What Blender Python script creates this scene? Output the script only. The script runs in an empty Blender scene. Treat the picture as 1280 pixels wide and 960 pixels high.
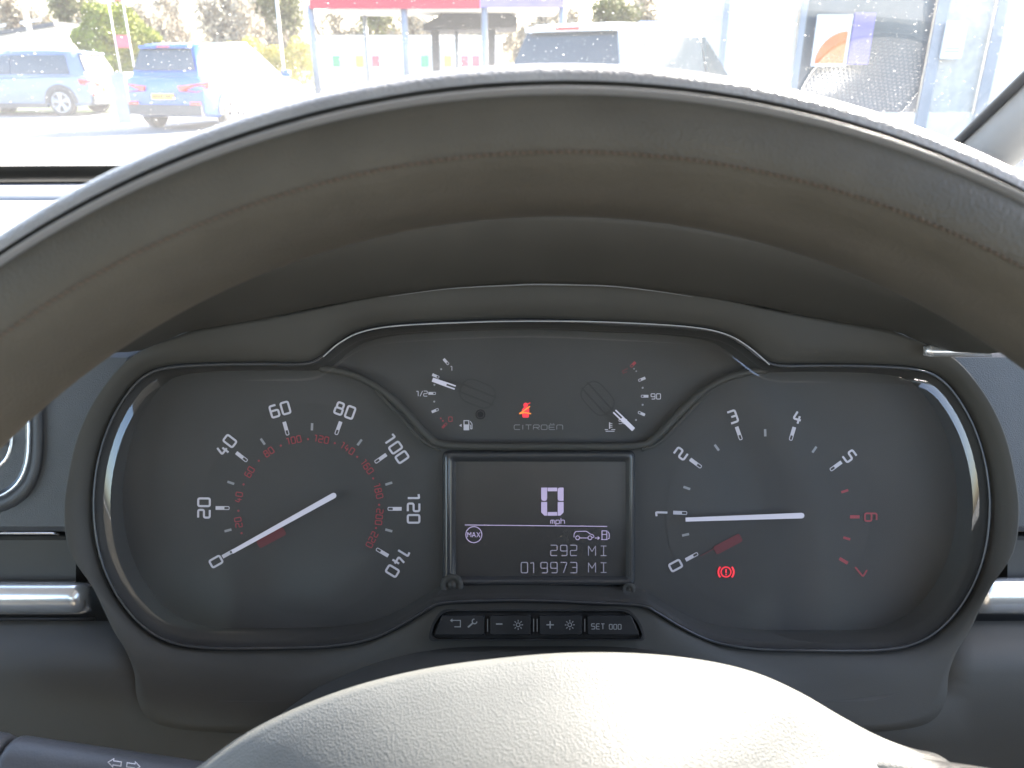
import bpy, bmesh, math, random
from mathutils import Vector, Matrix
random.seed(7)
R = math.radians
scene = bpy.context.scene
col = scene.collection

# ------------------------------------------------------------------ camera
PITCH = R(22.4); CAMZ = 1.20; FPX = 960.0; D = 0.32
cd = bpy.data.cameras.new('camera'); cam = bpy.data.objects.new('camera', cd); col.objects.link(cam)
cam.location = (0, 0, CAMZ); cam.rotation_euler = (math.pi/2 - PITCH, 0, 0)
cd.sensor_width = 36; cd.lens = 27; cd.clip_start = 0.01; cd.clip_end = 2000
cd.dof.use_dof = True; cd.dof.focus_distance = D; cd.dof.aperture_fstop = 24
scene.camera = cam
# ------------------------------------------------------------------ sky, sun, exposure
AZ, EL = R(41), R(31)
world = bpy.data.worlds.new('World'); scene.world = world; world.use_nodes = True
wn = world.node_tree.nodes; wl = world.node_tree.links
sky = wn.new('ShaderNodeTexSky'); sky.sky_type = 'NISHITA'; sky.sun_disc = False
sky.sun_elevation = EL; sky.sun_rotation = AZ; sky.dust_density = 3.0
wn['Background'].inputs['Strength'].default_value = 0.15
wl.new(sky.outputs[0], wn['Background'].inputs['Color'])
sl = bpy.data.lights.new('sun', 'SUN'); sl.energy = 4.5; sl.angle = R(0.5); sl.color = (1, .95, .86)
sun = bpy.data.objects.new('sun', sl); col.objects.link(sun)
SD = Vector((math.sin(AZ)*math.cos(EL), math.cos(AZ)*math.cos(EL), math.sin(EL)))
sun.rotation_euler = (-SD).to_track_quat('-Z', 'Y').to_euler()
sun.location = (5, 5, 8)
vs = scene.view_settings
vs.view_transform = 'Standard'; vs.look = 'None'; vs.gamma = 1; vs.use_curve_mapping = False
vs.exposure = 3.05
scene.render.engine = 'CYCLES'
scene.cycles.max_bounces = 8; scene.cycles.diffuse_bounces = 5; scene.cycles.transparent_max_bounces = 24

# ------------------------------------------------------------------ materials
def mat(name, base, rough=.5, metal=0, spec=.5, bump=None, var=0, vscale=40, emit=None, estr=0, coat=0):
    m = bpy.data.materials.new(name); m.use_nodes = True
    n = m.node_tree.nodes; l = m.node_tree.links; b = n['Principled BSDF']
    b.inputs['Base Color'].default_value = (*base, 1); b.inputs['Roughness'].default_value = rough
    b.inputs['Metallic'].default_value = metal; b.inputs['Specular IOR Level'].default_value = spec
    b.inputs['Coat Weight'].default_value = coat
    tc = n.new('ShaderNodeTexCoord')
    if var:
        t = n.new('ShaderNodeTexNoise'); t.inputs['Scale'].default_value = vscale; t.inputs['Detail'].default_value = 6
        l.new(tc.outputs['Object'], t.inputs['Vector'])
        r = n.new('ShaderNodeValToRGB'); r.color_ramp.elements[0].position = .3; r.color_ramp.elements[1].position = .7
        r.color_ramp.elements[0].color = (*[c*(1-var) for c in base], 1)
        r.color_ramp.elements[1].color = (*[min(1, c*(1+var)) for c in base], 1)
        l.new(t.outputs['Fac'], r.inputs[0]); l.new(r.outputs[0], b.inputs['Base Color'])
        mr = n.new('ShaderNodeMapRange'); mr.inputs['To Min'].default_value = max(.02, rough-.08); mr.inputs['To Max'].default_value = min(1, rough+.08)
        l.new(t.outputs['Fac'], mr.inputs['Value']); l.new(mr.outputs[0], b.inputs['Roughness'])
    if bump:
        kind, sc, st, dist = bump
        t = n.new('ShaderNodeTexVoronoi' if kind == 'v' else 'ShaderNodeTexNoise'); t.inputs['Scale'].default_value = sc
        l.new(tc.outputs['Object'], t.inputs['Vector'])
        bp = n.new('ShaderNodeBump'); bp.inputs['Strength'].default_value = st; bp.inputs['Distance'].default_value = dist
        l.new(t.outputs[0], bp.inputs['Height']); l.new(bp.outputs[0], b.inputs['Normal'])
    if emit:
        b.inputs['Emission Color'].default_value = (*emit, 1); b.inputs['Emission Strength'].default_value = estr
    return m
def glassy(name, film, tint=(1, 1, 1), ior=1.45, specks=False, rough=0.0):
    """clear pane: transparent, a thin dusty film and a Fresnel reflection"""
    m = bpy.data.materials.new(name); m.use_nodes = True
    n = m.node_tree.nodes; l = m.node_tree.links
    n.remove(n['Principled BSDF']); out = n['Material Output']
    tr = n.new('ShaderNodeBsdfTransparent'); tr.inputs[0].default_value = (*tint, 1)
    df = n.new('ShaderNodeBsdfDiffuse'); df.inputs[0].default_value = (.85, .84, .8, 1)
    tl = n.new('ShaderNodeBsdfTranslucent'); tl.inputs[0].default_value = (.9, .88, .82, 1)
    mx = n.new('ShaderNodeMixShader'); mx.inputs[0].default_value = .5
    l.new(df.outputs[0], mx.inputs[1]); l.new(tl.outputs[0], mx.inputs[2])
    m2 = n.new('ShaderNodeMixShader'); l.new(tr.outputs[0], m2.inputs[1]); l.new(mx.outputs[0], m2.inputs[2])
    tc = n.new('ShaderNodeTexCoord')
    ns = n.new('ShaderNodeTexNoise'); ns.inputs['Scale'].default_value = 6; ns.inputs['Detail'].default_value = 8
    l.new(tc.outputs['Object'], ns.inputs['Vector'])
    mr = n.new('ShaderNodeMapRange'); mr.inputs['From Min'].default_value = .3; mr.inputs['From Max'].default_value = .7
    mr.inputs['To Min'].default_value = film*.65; mr.inputs['To Max'].default_value = film*1.35
    l.new(ns.outputs['Fac'], mr.inputs['Value']); fac = mr.outputs[0]
    if specks:
        for sc, thr in ((150, .10), (420, .13)):
            v = n.new('ShaderNodeTexVoronoi'); v.inputs['Scale'].default_value = sc
            l.new(tc.outputs['Object'], v.inputs['Vector'])
            sp = n.new('ShaderNodeSeparateColor'); l.new(v.outputs['Color'], sp.inputs[0])
            th = n.new('ShaderNodeMath'); th.operation = 'MULTIPLY'; th.inputs[1].default_value = thr*1.6
            pw = n.new('ShaderNodeMath'); pw.operation = 'POWER'; pw.inputs[1].default_value = 3
            l.new(sp.outputs[0], pw.inputs[0]); l.new(pw.outputs[0], th.inputs[0])
            lt = n.new('ShaderNodeMath'); lt.operation = 'LESS_THAN'
            l.new(v.outputs['Distance'], lt.inputs[0]); l.new(th.outputs[0], lt.inputs[1])
            ml = n.new('ShaderNodeMath'); ml.operation = 'MULTIPLY'; ml.inputs[1].default_value = .45
            l.new(lt.outputs[0], ml.inputs[0])
            ad = n.new('ShaderNodeMath'); ad.operation = 'MAXIMUM'
            l.new(fac, ad.inputs[0]); l.new(ml.outputs[0], ad.inputs[1]); fac = ad.outputs[0]
    l.new(fac, m2.inputs[0])
    gl = n.new('ShaderNodeBsdfGlossy'); gl.inputs['Roughness'].default_value = rough
    f0 = ((ior-1)/(ior+1))**2*1.8
    lw = n.new('ShaderNodeLayerWeight'); lw.inputs['Blend'].default_value = .5
    p5 = n.new('ShaderNodeMath'); p5.operation = 'POWER'; p5.inputs[1].default_value = 5; l.new(lw.outputs['Facing'], p5.inputs[0])
    fr = n.new('ShaderNodeMath'); fr.operation = 'MULTIPLY_ADD'; fr.inputs[1].default_value = 1-f0; fr.inputs[2].default_value = f0; l.new(p5.outputs[0], fr.inputs[0])
    m3 = n.new('ShaderNodeMixShader'); l.new(fr.outputs[0], m3.inputs[0]); l.new(m2.outputs[0], m3.inputs[1]); l.new(gl.outputs[0], m3.inputs[2])
    l.new(m3.outputs[0], out.inputs['Surface'])
    return m
M = dict(
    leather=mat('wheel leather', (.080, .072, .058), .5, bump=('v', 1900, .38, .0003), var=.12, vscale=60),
    leather_sheen=mat('grained wheel leather with painted sheen', (.33, .33, .34), .42, bump=('v', 1300, .5, .0004), var=.12, vscale=60),  # bright sky sheen on the outer rim put into a paler base colour
    hub=mat('wheel hub plastic', (.108, .110, .103), .46, bump=('v', 2000, .32, .0003), var=.1, vscale=30),
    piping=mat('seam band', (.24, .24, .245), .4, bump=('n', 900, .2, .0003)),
    glint=mat('brown thread', (.125, .088, .063), .55),  # copper highlight on the rim leather, given as a colour
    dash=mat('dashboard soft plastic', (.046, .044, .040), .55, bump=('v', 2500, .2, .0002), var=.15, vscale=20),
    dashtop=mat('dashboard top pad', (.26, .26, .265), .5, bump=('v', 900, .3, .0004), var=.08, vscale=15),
    hood=mat('binnacle hood plastic', (.049, .046, .039), .65, bump=('v', 2500, .12, .0002), var=.15, vscale=20),
    gloss=mat('black gloss trim', (.035, .035, .036), .2, var=.2, vscale=80),
    bezel=mat('smoky bezel', (.05, .05, .052), .16, coat=.3),
    face=mat('dial face', (.064, .061, .057), .66, spec=.35, var=.12, vscale=18),
    boss=mat('dial boss', (.052, .050, .047), .6, spec=.3), face2=mat('dial insert', (.064, .061, .057), .66, spec=.35, var=.1, vscale=25),
    silver=mat('silver grey panel', (.078, .080, .083), .42, metal=.25, bump=('v', 2400, .4, .0003), var=.1, vscale=60),
    chrome=mat('satin chrome', (.85, .85, .86), .24, metal=.8),
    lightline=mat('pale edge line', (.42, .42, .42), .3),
    white=mat('white print', (.48, .47, .50), .5, emit=(.85, .82, 1), estr=.015),
    greyp=mat('grey print', (.31, .31, .315), .5),
    dimp=mat('dim grey print', (.23, .23, .23), .5),
    redp=mat('red print', (.34, .05, .06), .5),
    reddim=mat('faded red print', (.16, .035, .04), .55),
    redlamp=mat('lit red telltale', (.5, .02, .03), .5, emit=(1, .05, .08), estr=.10),
    orangelamp=mat('lit orange strap', (.6, .2, .02), .5, emit=(1, .3, .06), estr=.10),
    needle=mat('white needle', (.58, .56, .62), .4, emit=(.85, .8, 1), estr=.02),
    lcd=mat('display glass', (.060, .055, .051), .3, spec=.6),
    lcdink=mat('lit display ink', (.30, .27, .35), .5, emit=(.70, .58, .95), estr=.052),
    lcdthin=mat('thin display ink', (.35, .33, .38), .5, emit=(.7, .62, .85), estr=.017),
    frit=mat('black frit', (.06, .058, .05), .5, var=.1, vscale=30),
    screen=glassy('windscreen glass', .034, specks=True),
    lens=glassy('cluster lens', .010, ior=1.10, rough=.13),
    lensedge=glassy('moulded lens edge', .012, ior=1.6, rough=.04),
    sideglass=glassy('side window glass', .02),
    tyre_black=mat('rubber gasket', (.05, .05, .05), .6, var=.2), lining=mat('grey headlining', (.35, .34, .32), .9, bump=('n', 300, .3, .001), var=.08, vscale=10),
    card=mat('door card plastic', (.10, .095, .085), .6, bump=('v', 800, .3, .0004), var=.12, vscale=12),
    seat=mat('seat cloth', (.20, .17, .13), .9, bump=('n', 500, .4, .001), var=.15, vscale=40),
)

# ------------------------------------------------------------------ mesh helpers
def link(o, parent=None):
    col.objects.link(o)
    if parent: o.parent = parent
    return o
def mesh(name, verts, faces, m, parent=None, smooth=False, off=None):
    if off: verts = [(v[0]-off[0], v[1]-off[1], v[2]-off[2]) for v in verts]
    me = bpy.data.meshes.new(name); me.from_pydata([tuple(v) for v in verts], [], faces)
    bm = bmesh.new(); bm.from_mesh(me); bmesh.ops.recalc_face_normals(bm, faces=bm.faces); bm.to_mesh(me); bm.free()
    if smooth: me.polygons.foreach_set('use_smooth', [True]*len(me.polygons))
    me.materials.append(M[m] if isinstance(m, str) else m)
    return link(bpy.data.objects.new(name, me), parent)
def tag(o, label=None, cat=None, group=None, kind=None):
    if label: o['label'] = label
    if cat: o['category'] = cat
    if group: o['group'] = group
    if kind: o['kind'] = kind
    return o
def empty(name, loc=(0, 0, 0), rz=0):
    o = bpy.data.objects.new(name, None); o.location = loc; o.rotation_euler = (0, 0, rz); o.empty_display_size = .05
    return link(o)
class MB:
    def __init__(s): s.v = []; s.f = []
    def add(s, v, f):
        k = len(s.v); s.v += [tuple(p) for p in v]; s.f += [tuple(i+k for i in q) for q in f]; return s
    def box(s, a, b):
        x0, y0, z0 = a; x1, y1, z1 = b
        return s.add([(x0,y0,z0),(x1,y0,z0),(x1,y1,z0),(x0,y1,z0),(x0,y0,z1),(x1,y0,z1),(x1,y1,z1),(x0,y1,z1)],
                     [(0,3,2,1),(4,5,6,7),(0,1,5,4),(1,2,6,5),(2,3,7,6),(3,0,4,7)])
    def grid(s, rows, closed=False):
        n = len(rows[0]); v = [p for r in rows for p in r]; f = []
        for i in range(len(rows)-1):
            for j in range(n if closed else n-1):
                k = (j+1) % n
                f.append((i*n+j, i*n+k, (i+1)*n+k, (i+1)*n+j))
        return s.add(v, f)
    def tube(s, pts, r, n=8, closed=False, caps=True):
        pts = [Vector(p) for p in pts]; rows = []
        rr = r if isinstance(r, (list, tuple)) else [r]*len(pts)
        up = None
        for i, p in enumerate(pts):
            a = pts[i-1] if (i > 0 or closed) else p
            b = pts[(i+1) % len(pts)] if (i < len(pts)-1 or closed) else p
            t = (b-a).normalized()
            if up is None: up = t.orthogonal().normalized()
            else:
                up = (up - t*up.dot(t))
                up = up.normalized() if up.length > 1e-9 else t.orthogonal().normalized()
            w = t.cross(up)
            rows.append([p + (up*math.cos(2*math.pi*k/n) + w*math.sin(2*math.pi*k/n))*rr[i] for k in range(n)])
        if closed: rows.append(rows[0])
        k = len(s.v); s.grid(rows, True)
        if caps and not closed:
            s.f.append(tuple(k+j for j in range(n))[::-1]); s.f.append(tuple(k+(len(rows)-1)*n+j for j in range(n)))
        return s
    def build(s, name, m, parent=None, smooth=False, off=None): return mesh(name, s.v, s.f, m, parent, smooth, off)
def smooth_angle(o, a=35):
    me = o.data; me.polygons.foreach_set('use_smooth', [True]*len(me.polygons))
    bm = bmesh.new(); bm.from_mesh(me)
    for e in bm.edges:
        if len(e.link_faces) == 2 and e.calc_face_angle(0) > R(a): e.smooth = False
    bm.to_mesh(me); bm.free()
    return o
def catmull(pts, n=6, closed=False):
    out = []; N = len(pts)
    for i in range(N if closed else N-1):
        p = [pts[(i+k) % N] if closed else pts[min(max(i+k, 0), N-1)] for k in (-1, 0, 1, 2)]
        for t in range(n):
            t /= n
            out.append(tuple(.5*(2*b + (c-a)*t + (2*a-5*b+4*c-d)*t*t + (3*b-a-3*c+d)*t**3) for a, b, c, d in zip(*p)))
    if not closed: out.append(tuple(pts[-1]))
    return out
def roundpoly(pts, r, closed=False, n=4):
    out = []; N = len(pts)
    for i, p in enumerate(pts):
        if not closed and i in (0, N-1): out.append(p); continue
        p = Vector(p); a = Vector(pts[i-1]); b = Vector(pts[(i+1) % N])
        ra = min(r, (a-p).length*.48, (b-p).length*.48)
        p0 = p+(a-p).normalized()*ra; p1 = p+(b-p).normalized()*ra
        for k in range(n+1):
            t = k/n; out.append(tuple(p0*(1-t)**2 + p*2*t*(1-t) + p1*t*t))
    return out
def ribbon(pts, w, closed=False):
    """flat stroke of width w along 2-D points -> verts2d, faces"""
    P = [Vector((p[0], p[1])) for p in pts]; N = len(P); v = []; f = []
    for i, p in enumerate(P):
        a = P[i-1] if (i > 0 or closed) else None; b = P[(i+1) % N] if (i < N-1 or closed) else None
        d0 = (p-a).normalized() if a is not None else (b-p).normalized()
        d1 = (b-p).normalized() if b is not None else d0
        n0 = Vector((-d0.y, d0.x)); n1 = Vector((-d1.y, d1.x)); n = (n0+n1)
        n = n.normalized() if n.length > 1e-6 else n0
        k = min(1/max(.35, n.dot(n0)), 2)
        v += [p+n*w/2*k, p-n*w/2*k]
    for i in range(N if closed else N-1):
        j = (i+1) % N; f.append((2*i, 2*i+1, 2*j+1, 2*j))
    return v, f

# ------------------------------------------------------------------ cabin frame: x right, y up along the dials, z towards the driver, origin on the dial plane
cp, sp_ = math.cos(PITCH), math.sin(PITCH)
FRAME = Matrix(((1, 0, 0, 0), (0, sp_, -cp, D*cp), (0, cp, sp_, CAMZ - D*sp_), (0, 0, 0, 1)))
def L(px, py, z=0.0): return ((px-640)*(D-z)/FPX, (480-py)*(D-z)/FPX, z)
def cabin(name, o=(0, 0, 0)):
    e = bpy.data.objects.new(name, None); e.empty_display_size = .03; e.matrix_world = FRAME @ Matrix.Translation(o)
    link(e); e['o'] = list(o); return e
def W2F(p): return tuple(FRAME.inverted() @ Vector(p))
def F2W(p): return tuple(FRAME @ Vector(p))
UNIT = D/FPX          # one photo pixel on the dial plane

# ================================================================== LARGE STRUCTURE: ground, car shell, windscreen
M['asphalt'] = mat('pale asphalt', (.21, .205, .195), .9, bump=('n', 60, .4, .01), var=.12, vscale=3)
M['grass'] = mat('verge grass', (.10, .13, .03), .9, var=.3, vscale=5)
g = mesh('ground', [(-400, -60, 0), (400, -60, 0), (400, 600, 0), (-400, 600, 0)], [(0, 1, 2, 3)], 'asphalt'); tag(g, kind='structure')
g = mesh('grass_verge', [(-40, 23.3, .03), (-10.8, 23.3, .03), (-9.5, 31, .03), (-40, 31, .03), (-40, 23.3, -.02), (-10.8, 23.3, -.02), (-9.5, 31, -.02), (-40, 31, -.02)],
         [(0, 1, 2, 3), (4, 5, 1, 0), (5, 6, 2, 1), (6, 7, 3, 2), (7, 4, 0, 3)], 'grass'); tag(g, kind='structure')

WB = (.985, 1.072); WT = (.27, 1.43)      # windscreen bottom / top (y, z)
XC = -.31
def hw(t): return .78-.12*t
XL, XR = XC-.78, XC+.78
def wsp(x, t, out=0.0):
    """point on the windscreen: t 0 bottom .. 1 top; slight bow across"""
    u = (x-(XL+XR)/2)/((XR-XL)/2)
    y = WB[0]+(WT[0]-WB[0])*t - .06*u*u*(1-.4*t); z = WB[1]+(WT[1]-WB[1])*t
    return (x, y+out*.447, z+out*.894)
ws = empty('windscreen', wsp((XL+XR)/2, 0)); wo = tuple(ws.location)
nx, nt = 28, 10
rows = [[wsp(XC+hw(j/nt)*(2*i/nx-1), j/nt) for i in range(nx+1)] for j in range(nt+1)]
mb = MB().grid(rows); mb.build('glass_pane', 'screen', ws, True, wo)
mb = MB().grid([[wsp(XL+(XR-XL)*i/nx, t, -.004) for i in range(nx+1)] for t in (-.012, .0, .03, .070)])
mb.build('frit_band', 'frit', ws, True, wo)
mb = MB()
for row in range(2):
    for i in range(330):
        x = -1.0 + i*.0042 + row*.0021; t = .0720+row*.0036; c = wsp(x, t, -.004); rr = .0010-row*.0003
        e1 = Vector((1, 0, 0)); e2 = Vector((0, -.894, .447))
        mb.add([Vector(c)+e1*rr*math.cos(a*math.pi/3)+e2*rr*math.sin(a*math.pi/3) for a in range(6)], [tuple(range(6))])
fd = mb.build('frit_dots', 'frit', ws, False, wo); fd['kind'] = 'stuff'
tag(ws, 'raked dusty windscreen with a black band along its bottom edge', 'windscreen')

# cabin shell
sh = empty('car_shell', (-.3, -.4, .25)); so = tuple(sh.location)
def slab(name, pts_in, thick, m, parent, o):
    """bent sheet: rows of points with a thickness upward/outward vector"""
    mb = MB(); top = [[Vector(p)+Vector(thick) for p in r] for r in pts_in]
    mb.grid(pts_in); mb.grid(top)
    n = len(pts_in[0]); Rn = len(pts_in)
    for a, b in (((0, j), (0, j+1)) for j in range(n-1)): mb.add([pts_in[a[0]][a[1]], pts_in[b[0]][b[1]], top[b[0]][b[1]], top[a[0]][a[1]]], [(0, 1, 2, 3)])
    for j in range(n-1): mb.add([pts_in[-1][j], pts_in[-1][j+1], top[-1][j+1], top[-1][j]], [(0, 1, 2, 3)])
    for i in range(Rn-1):
        mb.add([pts_in[i][0], pts_in[i+1][0], top[i+1][0], top[i][0]], [(0, 1, 2, 3)])
        mb.add([pts_in[i][-1], pts_in[i+1][-1], top[i+1][-1], top[i][-1]], [(0, 1, 2, 3)])
    return mb.build(name, m, parent, True, o)
rx = [-.99, -.9, -.7, -.3, .1, .28, .37]
rf = lambda y, z: [(x, y, z - .05*(((x+.31)/.74)**4)) for x in rx]
slab('roof_lining', [rf(.26, 1.435), rf(.1, 1.47), rf(-.4, 1.50), rf(-1.1, 1.49), rf(-1.6, 1.44), rf(-1.8, 1.38)], (0, .0, .03), 'lining', sh, so)
# A pillars, window sills / doors, floor, tail
M['pillar'] = mat('pale pillar trim', (.30, .30, .29), .7, bump=('n', 400, .2, .0005), var=.08, vscale=12)
for s, x1 in ((1, .40), (-1, -1.02)):
    P = []
    for t in (-.06, .25, .5, .75, 1.0):
        p = wsp(XC+s*hw(t), t); P.append((p[0]+s*.026, p[1]-.008, p[2]-.012))
    mb = MB().tube(P, [.030, .028, .027, .026, .026], 14); mb.build('windscreen_pillar', 'pillar', sh, True, so)
    mb = MB().tube([(p[0]-s*.031, p[1]+.004, p[2]+.006) for p in P], .0045, 8); mb.build('pillar_gasket', 'tyre_black', sh, True, so)
    mb = MB().box((min(x1+s*.02, x1+s*.10), -1.7, .22), (max(x1+s*.02, x1+s*.10), .95, 1.02)); mb.build('door', 'card', sh, False, so)
    mb = MB().tube([(x1+s*.05, -.35, .95), (x1+s*.02, -.38, 1.42)], .05, 10); mb.build('door_pillar', 'card', sh, True, so)
    mb = MB().tube([(x1+s*.05, -1.3, .95), (x1+s*.0, -1.45, 1.42)], .1, 10); mb.build('rear_pillar', 'card', sh, True, so)
mb = MB().box((-1.1, -1.8, .2), (.5, .95, .23)); mb.build('cabin_floor', 'card', sh, False, so)
mb = MB().box((-1.1, -1.78, .23), (.5, -1.7, 1.0)); mb.build('tailgate', 'card', sh, False, so)
tag(sh, 'grey headlining, pillars and doors of the car around the dashboard', 'car shell')
# driver seat behind the camera
st = empty('driver_seat', (.0, -.45, .23)); o = tuple(st.location)
def pillow(c, s, p=3.5, n=16):
    mb = MB(); rows = []
    for i in range(n+1):
        th = -math.pi/2+math.pi*i/n
        rows.append([(c[0]+s[0]*math.copysign(abs(math.cos(th))**(2/p), 1)*math.copysign(abs(math.cos(a))**(2/p), math.cos(a)),
                      c[1]+s[1]*math.copysign(abs(math.cos(th))**(2/p), 1)*math.copysign(abs(math.sin(a))**(2/p), math.sin(a)),
                      c[2]+s[2]*math.copysign(abs(math.sin(th))**(2/p), math.sin(th))) for a in [2*math.pi*k/24 for k in range(24)]])
    return mb.grid(rows, True)
pillow((0, -.35, .45), (.25, .26, .10)).build('seat_cushion', 'seat', st, True, o)
pillow((0, -.72, .85), (.25, .09, .36)).build('seat_back', 'seat', st, True, o)
pillow((0, -.78, 1.30), (.13, .06, .09)).build('head_restraint', 'seat', st, True, o)
tag(st, 'cloth driver seat facing the steering wheel', 'seat')

# ================================================================== DASHBOARD
db = cabin('dashboard', L(640, 1000, -.02)); do = tuple(db['o'])
def dpart(mb, name, m, smooth=True, parent=None, ang=None):
    o = mb.build(name, m, parent or db, smooth, do)
    if ang: smooth_angle(o, ang)
    return o
def clean(ob):
    if 'o' in ob: del ob['o']
# top pad (world coordinates turned into the cabin frame)
def wrow(f, xs): return [W2F(f(x)) for x in xs]
xs = [-1.12+.04*i for i in range(41)]
def top_y(x): return .975 - .06*(((x+.31)/.81)**2)
mb = MB()
mb.grid([wrow(lambda x: (x, .300, 1.085), xs), wrow(lambda x: (x, .308, 1.100), xs), wrow(lambda x: (x, .325, 1.105), xs), wrow(lambda x: (x, .50, 1.098), xs), wrow(lambda x: (x, .722, 1.086), xs)])
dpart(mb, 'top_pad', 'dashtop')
mb = MB().grid([wrow(lambda x: (x, .7225, 1.080), xs), wrow(lambda x: (x, .7385, 1.0795), xs)]); dpart(mb, 'seam_groove', 'dash')
mb = MB().grid([wrow(lambda x: (x, .7385, 1.080), xs), wrow(lambda x: (x, .739, 1.0855), xs), wrow(lambda x: (x, .85, 1.078), xs), wrow(lambda x: (x, top_y(x), 1.070), xs), wrow(lambda x: (x, top_y(x), 1.03), xs)])
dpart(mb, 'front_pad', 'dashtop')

# perforated speaker grille let into the corner of the pad
GR = [(.301, .846), (.298, .800), (.306, .768), (.322, .750), (.346, .742), (.376, .741), (.400, .748), (.410, .764), (.412, .795), (.406, .828), (.396, .846), (.360, .856), (.325, .855)]
def padz(y): return 1.0855-(y-.739)*.0676
go = catmull(GR, 4, True); gc = (.355, .80)
mb = MB().grid([[W2F((gc[0]+(x-gc[0])*k, gc[1]+(y-gc[1])*k, padz(y)+dz)) for x, y in go] for k, dz in ((1.05, -.001), (1.03, .0018), (1.0, .0020), (.98, .0012))], True)
nn = len(go); mb.f.append(tuple(3*nn+i for i in range(nn))); dpart(mb, 'speaker_grille', 'gloss')
mb = MB()
def inside(x, y):
    r = False
    for (x0, y0), (x1, y1) in zip(go, go[1:]+go[:1]):
        if (y0 > y) != (y1 > y) and x < (x1-x0)*(y-y0)/(y1-y0)+x0: r = not r
    return r
for j in range(32):
    for i in range(30):
        x = .295+i*.0046+(j % 2)*.0023; y = .738+j*.0040
        if inside(gc[0]+(x-gc[0])*1.06, gc[1]+(y-gc[1])*1.06):
            k = len(mb.v); mb.add([W2F((x+.0016*math.cos(a*math.pi/3), y+.0016*math.sin(a*math.pi/3), padz(y)+.0014)) for a in range(6)]+[W2F((x, y, padz(y)+.0022))], [(a, (a+1) % 6, 6) for a in range(6)])
gd = dpart(mb, 'grille_studs', 'dashtop'); gd['kind'] = 'stuff'

# instrument outline (photo pixels, on the lip plane)
LEFT = [(676, 402), (600, 403), (500, 408), (452, 416), (425, 430), (402, 448), (380, 456), (330, 456), (260, 457), (208, 461), (180, 472), (157, 497), (136, 536), (122, 585),
        (118, 640), (126, 695), (146, 742), (178, 781), (215, 802), (262, 809), (340, 809), (410, 807), (462, 798), (500, 781), (532, 762), (552, 753), (610, 750), (676, 750)]
RIGHT = [(1354-x, y+ (4 if 470 < x < 640 else 5)*0 + (3 if y > 700 else 2)) for x, y in LEFT[::-1]][1:-1]
OUT = catmull(LEFT+RIGHT, 4, True)
ZL = .018
def ring(outline, z, grow=0.0, gx=None, gy=None):
    """outline in pixels grown along its normal by grow pixels, at height z"""
    N = len(outline); res = []
    for i, p in enumerate(outline):
        a = outline[i-1]; b = outline[(i+1) % N]
        t = Vector((b[0]-a[0], b[1]-a[1])).normalized(); n = Vector((-t.y, t.x))
        res.append(L(p[0]+n.x*grow, p[1]+n.y*grow, z))
    return res
# orientation: make sure positive grow is outward
_t = ring(OUT, 0, 10); SG = 1 if _t[len(LEFT)*2][0] < ring(OUT, 0, 0)[len(LEFT)*2][0] else -1
def oring(z, grow): return ring(OUT, z, grow*SG)

ic = cabin('instrument_cluster', L(677, 620, -.004)); io = tuple(ic['o'])
def ipart(mb, name, m, parent=None, smooth=False, ang=None):
    o = mb.build(name, m, parent or ic, smooth, io)
    if ang: smooth_angle(o, ang)
    return o
base = [(x, y, -.0003) for x, y, z in oring(ZL, 1)]
mb = MB().add(base, [tuple(range(len(base)))]); ipart(mb, 'dial_plate', 'face')
w0 = [(x, y, -.0006) for x, y, z in oring(ZL, -6)]
mb = MB().grid([w0, [(x, y, .010) for x, y, z in oring(ZL, -3)], oring(ZL-.001, -1.5), oring(ZL, 0)], True); ipart(mb, 'well_wall', 'face', smooth=True)
mb = MB().grid([oring(ZL, -1.5), oring(ZL+.0012, -.5), oring(ZL+.0015, 1.0), oring(ZL+.0012, 2.4), oring(ZL-.0003, 4), oring(ZL-.003, 5)], True); ipart(mb, 'bezel_lip', 'bezel', smooth=True)
lens = oring(ZL+.0042, -20); mb = MB().add(lens, [tuple(range(len(lens)))]); ipart(mb, 'clear_lens', 'lens')
mb = MB().grid([oring(ZL-.0012, -1), oring(ZL+.0006, -3), oring(ZL+.0020, -7), oring(ZL+.0032, -12), oring(ZL+.0042, -20)], True); ipart(mb, 'lens_edge', 'lensedge', smooth=True)

# binnacle surround: dark collar from the lip outwards
def blend(p, q, t): return tuple(a+(b-a)*t for a, b in zip(p, q))
SUR_L = [(676, 355), (590, 357), (500, 366), (440, 376), (390, 387), (330, 398), (270, 408), (238, 414), (212, 424), (180, 436), (150, 458), (118, 500), (97, 545), (85, 595), (80, 640),
         (87, 690), (116, 735), (140, 785), (158, 815), (168, 842), (171, 872), (184, 897), (214, 910), (280, 916), (380, 918), (480, 918), (580, 918), (676, 918)]
SUR = catmull(SUR_L+[(1354-x, y) for x, y in SUR_L[::-1]][1:-1], 4, True)
n = len(OUT); assert len(SUR) == n
so_ = [L(p[0], p[1], .024) for p in SUR]; si_ = oring(ZL-.001, 3)
mb = MB().grid([si_, [blend(a, b, .12)[:2]+(.0195,) for a, b in zip(si_, so_)], [blend(a, b, .5)[:2]+(.0225,) for a, b in zip(si_, so_)], [blend(a, b, .92)[:2]+(.024,) for a, b in zip(si_, so_)], so_,
                [(p[0]*1.003, p[1]*1.003, .0225) for p in so_], [(p[0]*1.004, p[1]*1.004, -.006) for p in so_]], True)
dpart(mb, 'binnacle_surround', 'hood')
# thin pale edge along the top of the lens
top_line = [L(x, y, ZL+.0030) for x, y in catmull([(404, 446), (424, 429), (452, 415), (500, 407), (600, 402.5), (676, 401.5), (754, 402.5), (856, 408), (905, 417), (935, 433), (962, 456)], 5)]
ipart(MB().tube(top_line, .00026, 6), 'lens_top_edge', 'lightline', smooth=True)
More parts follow.
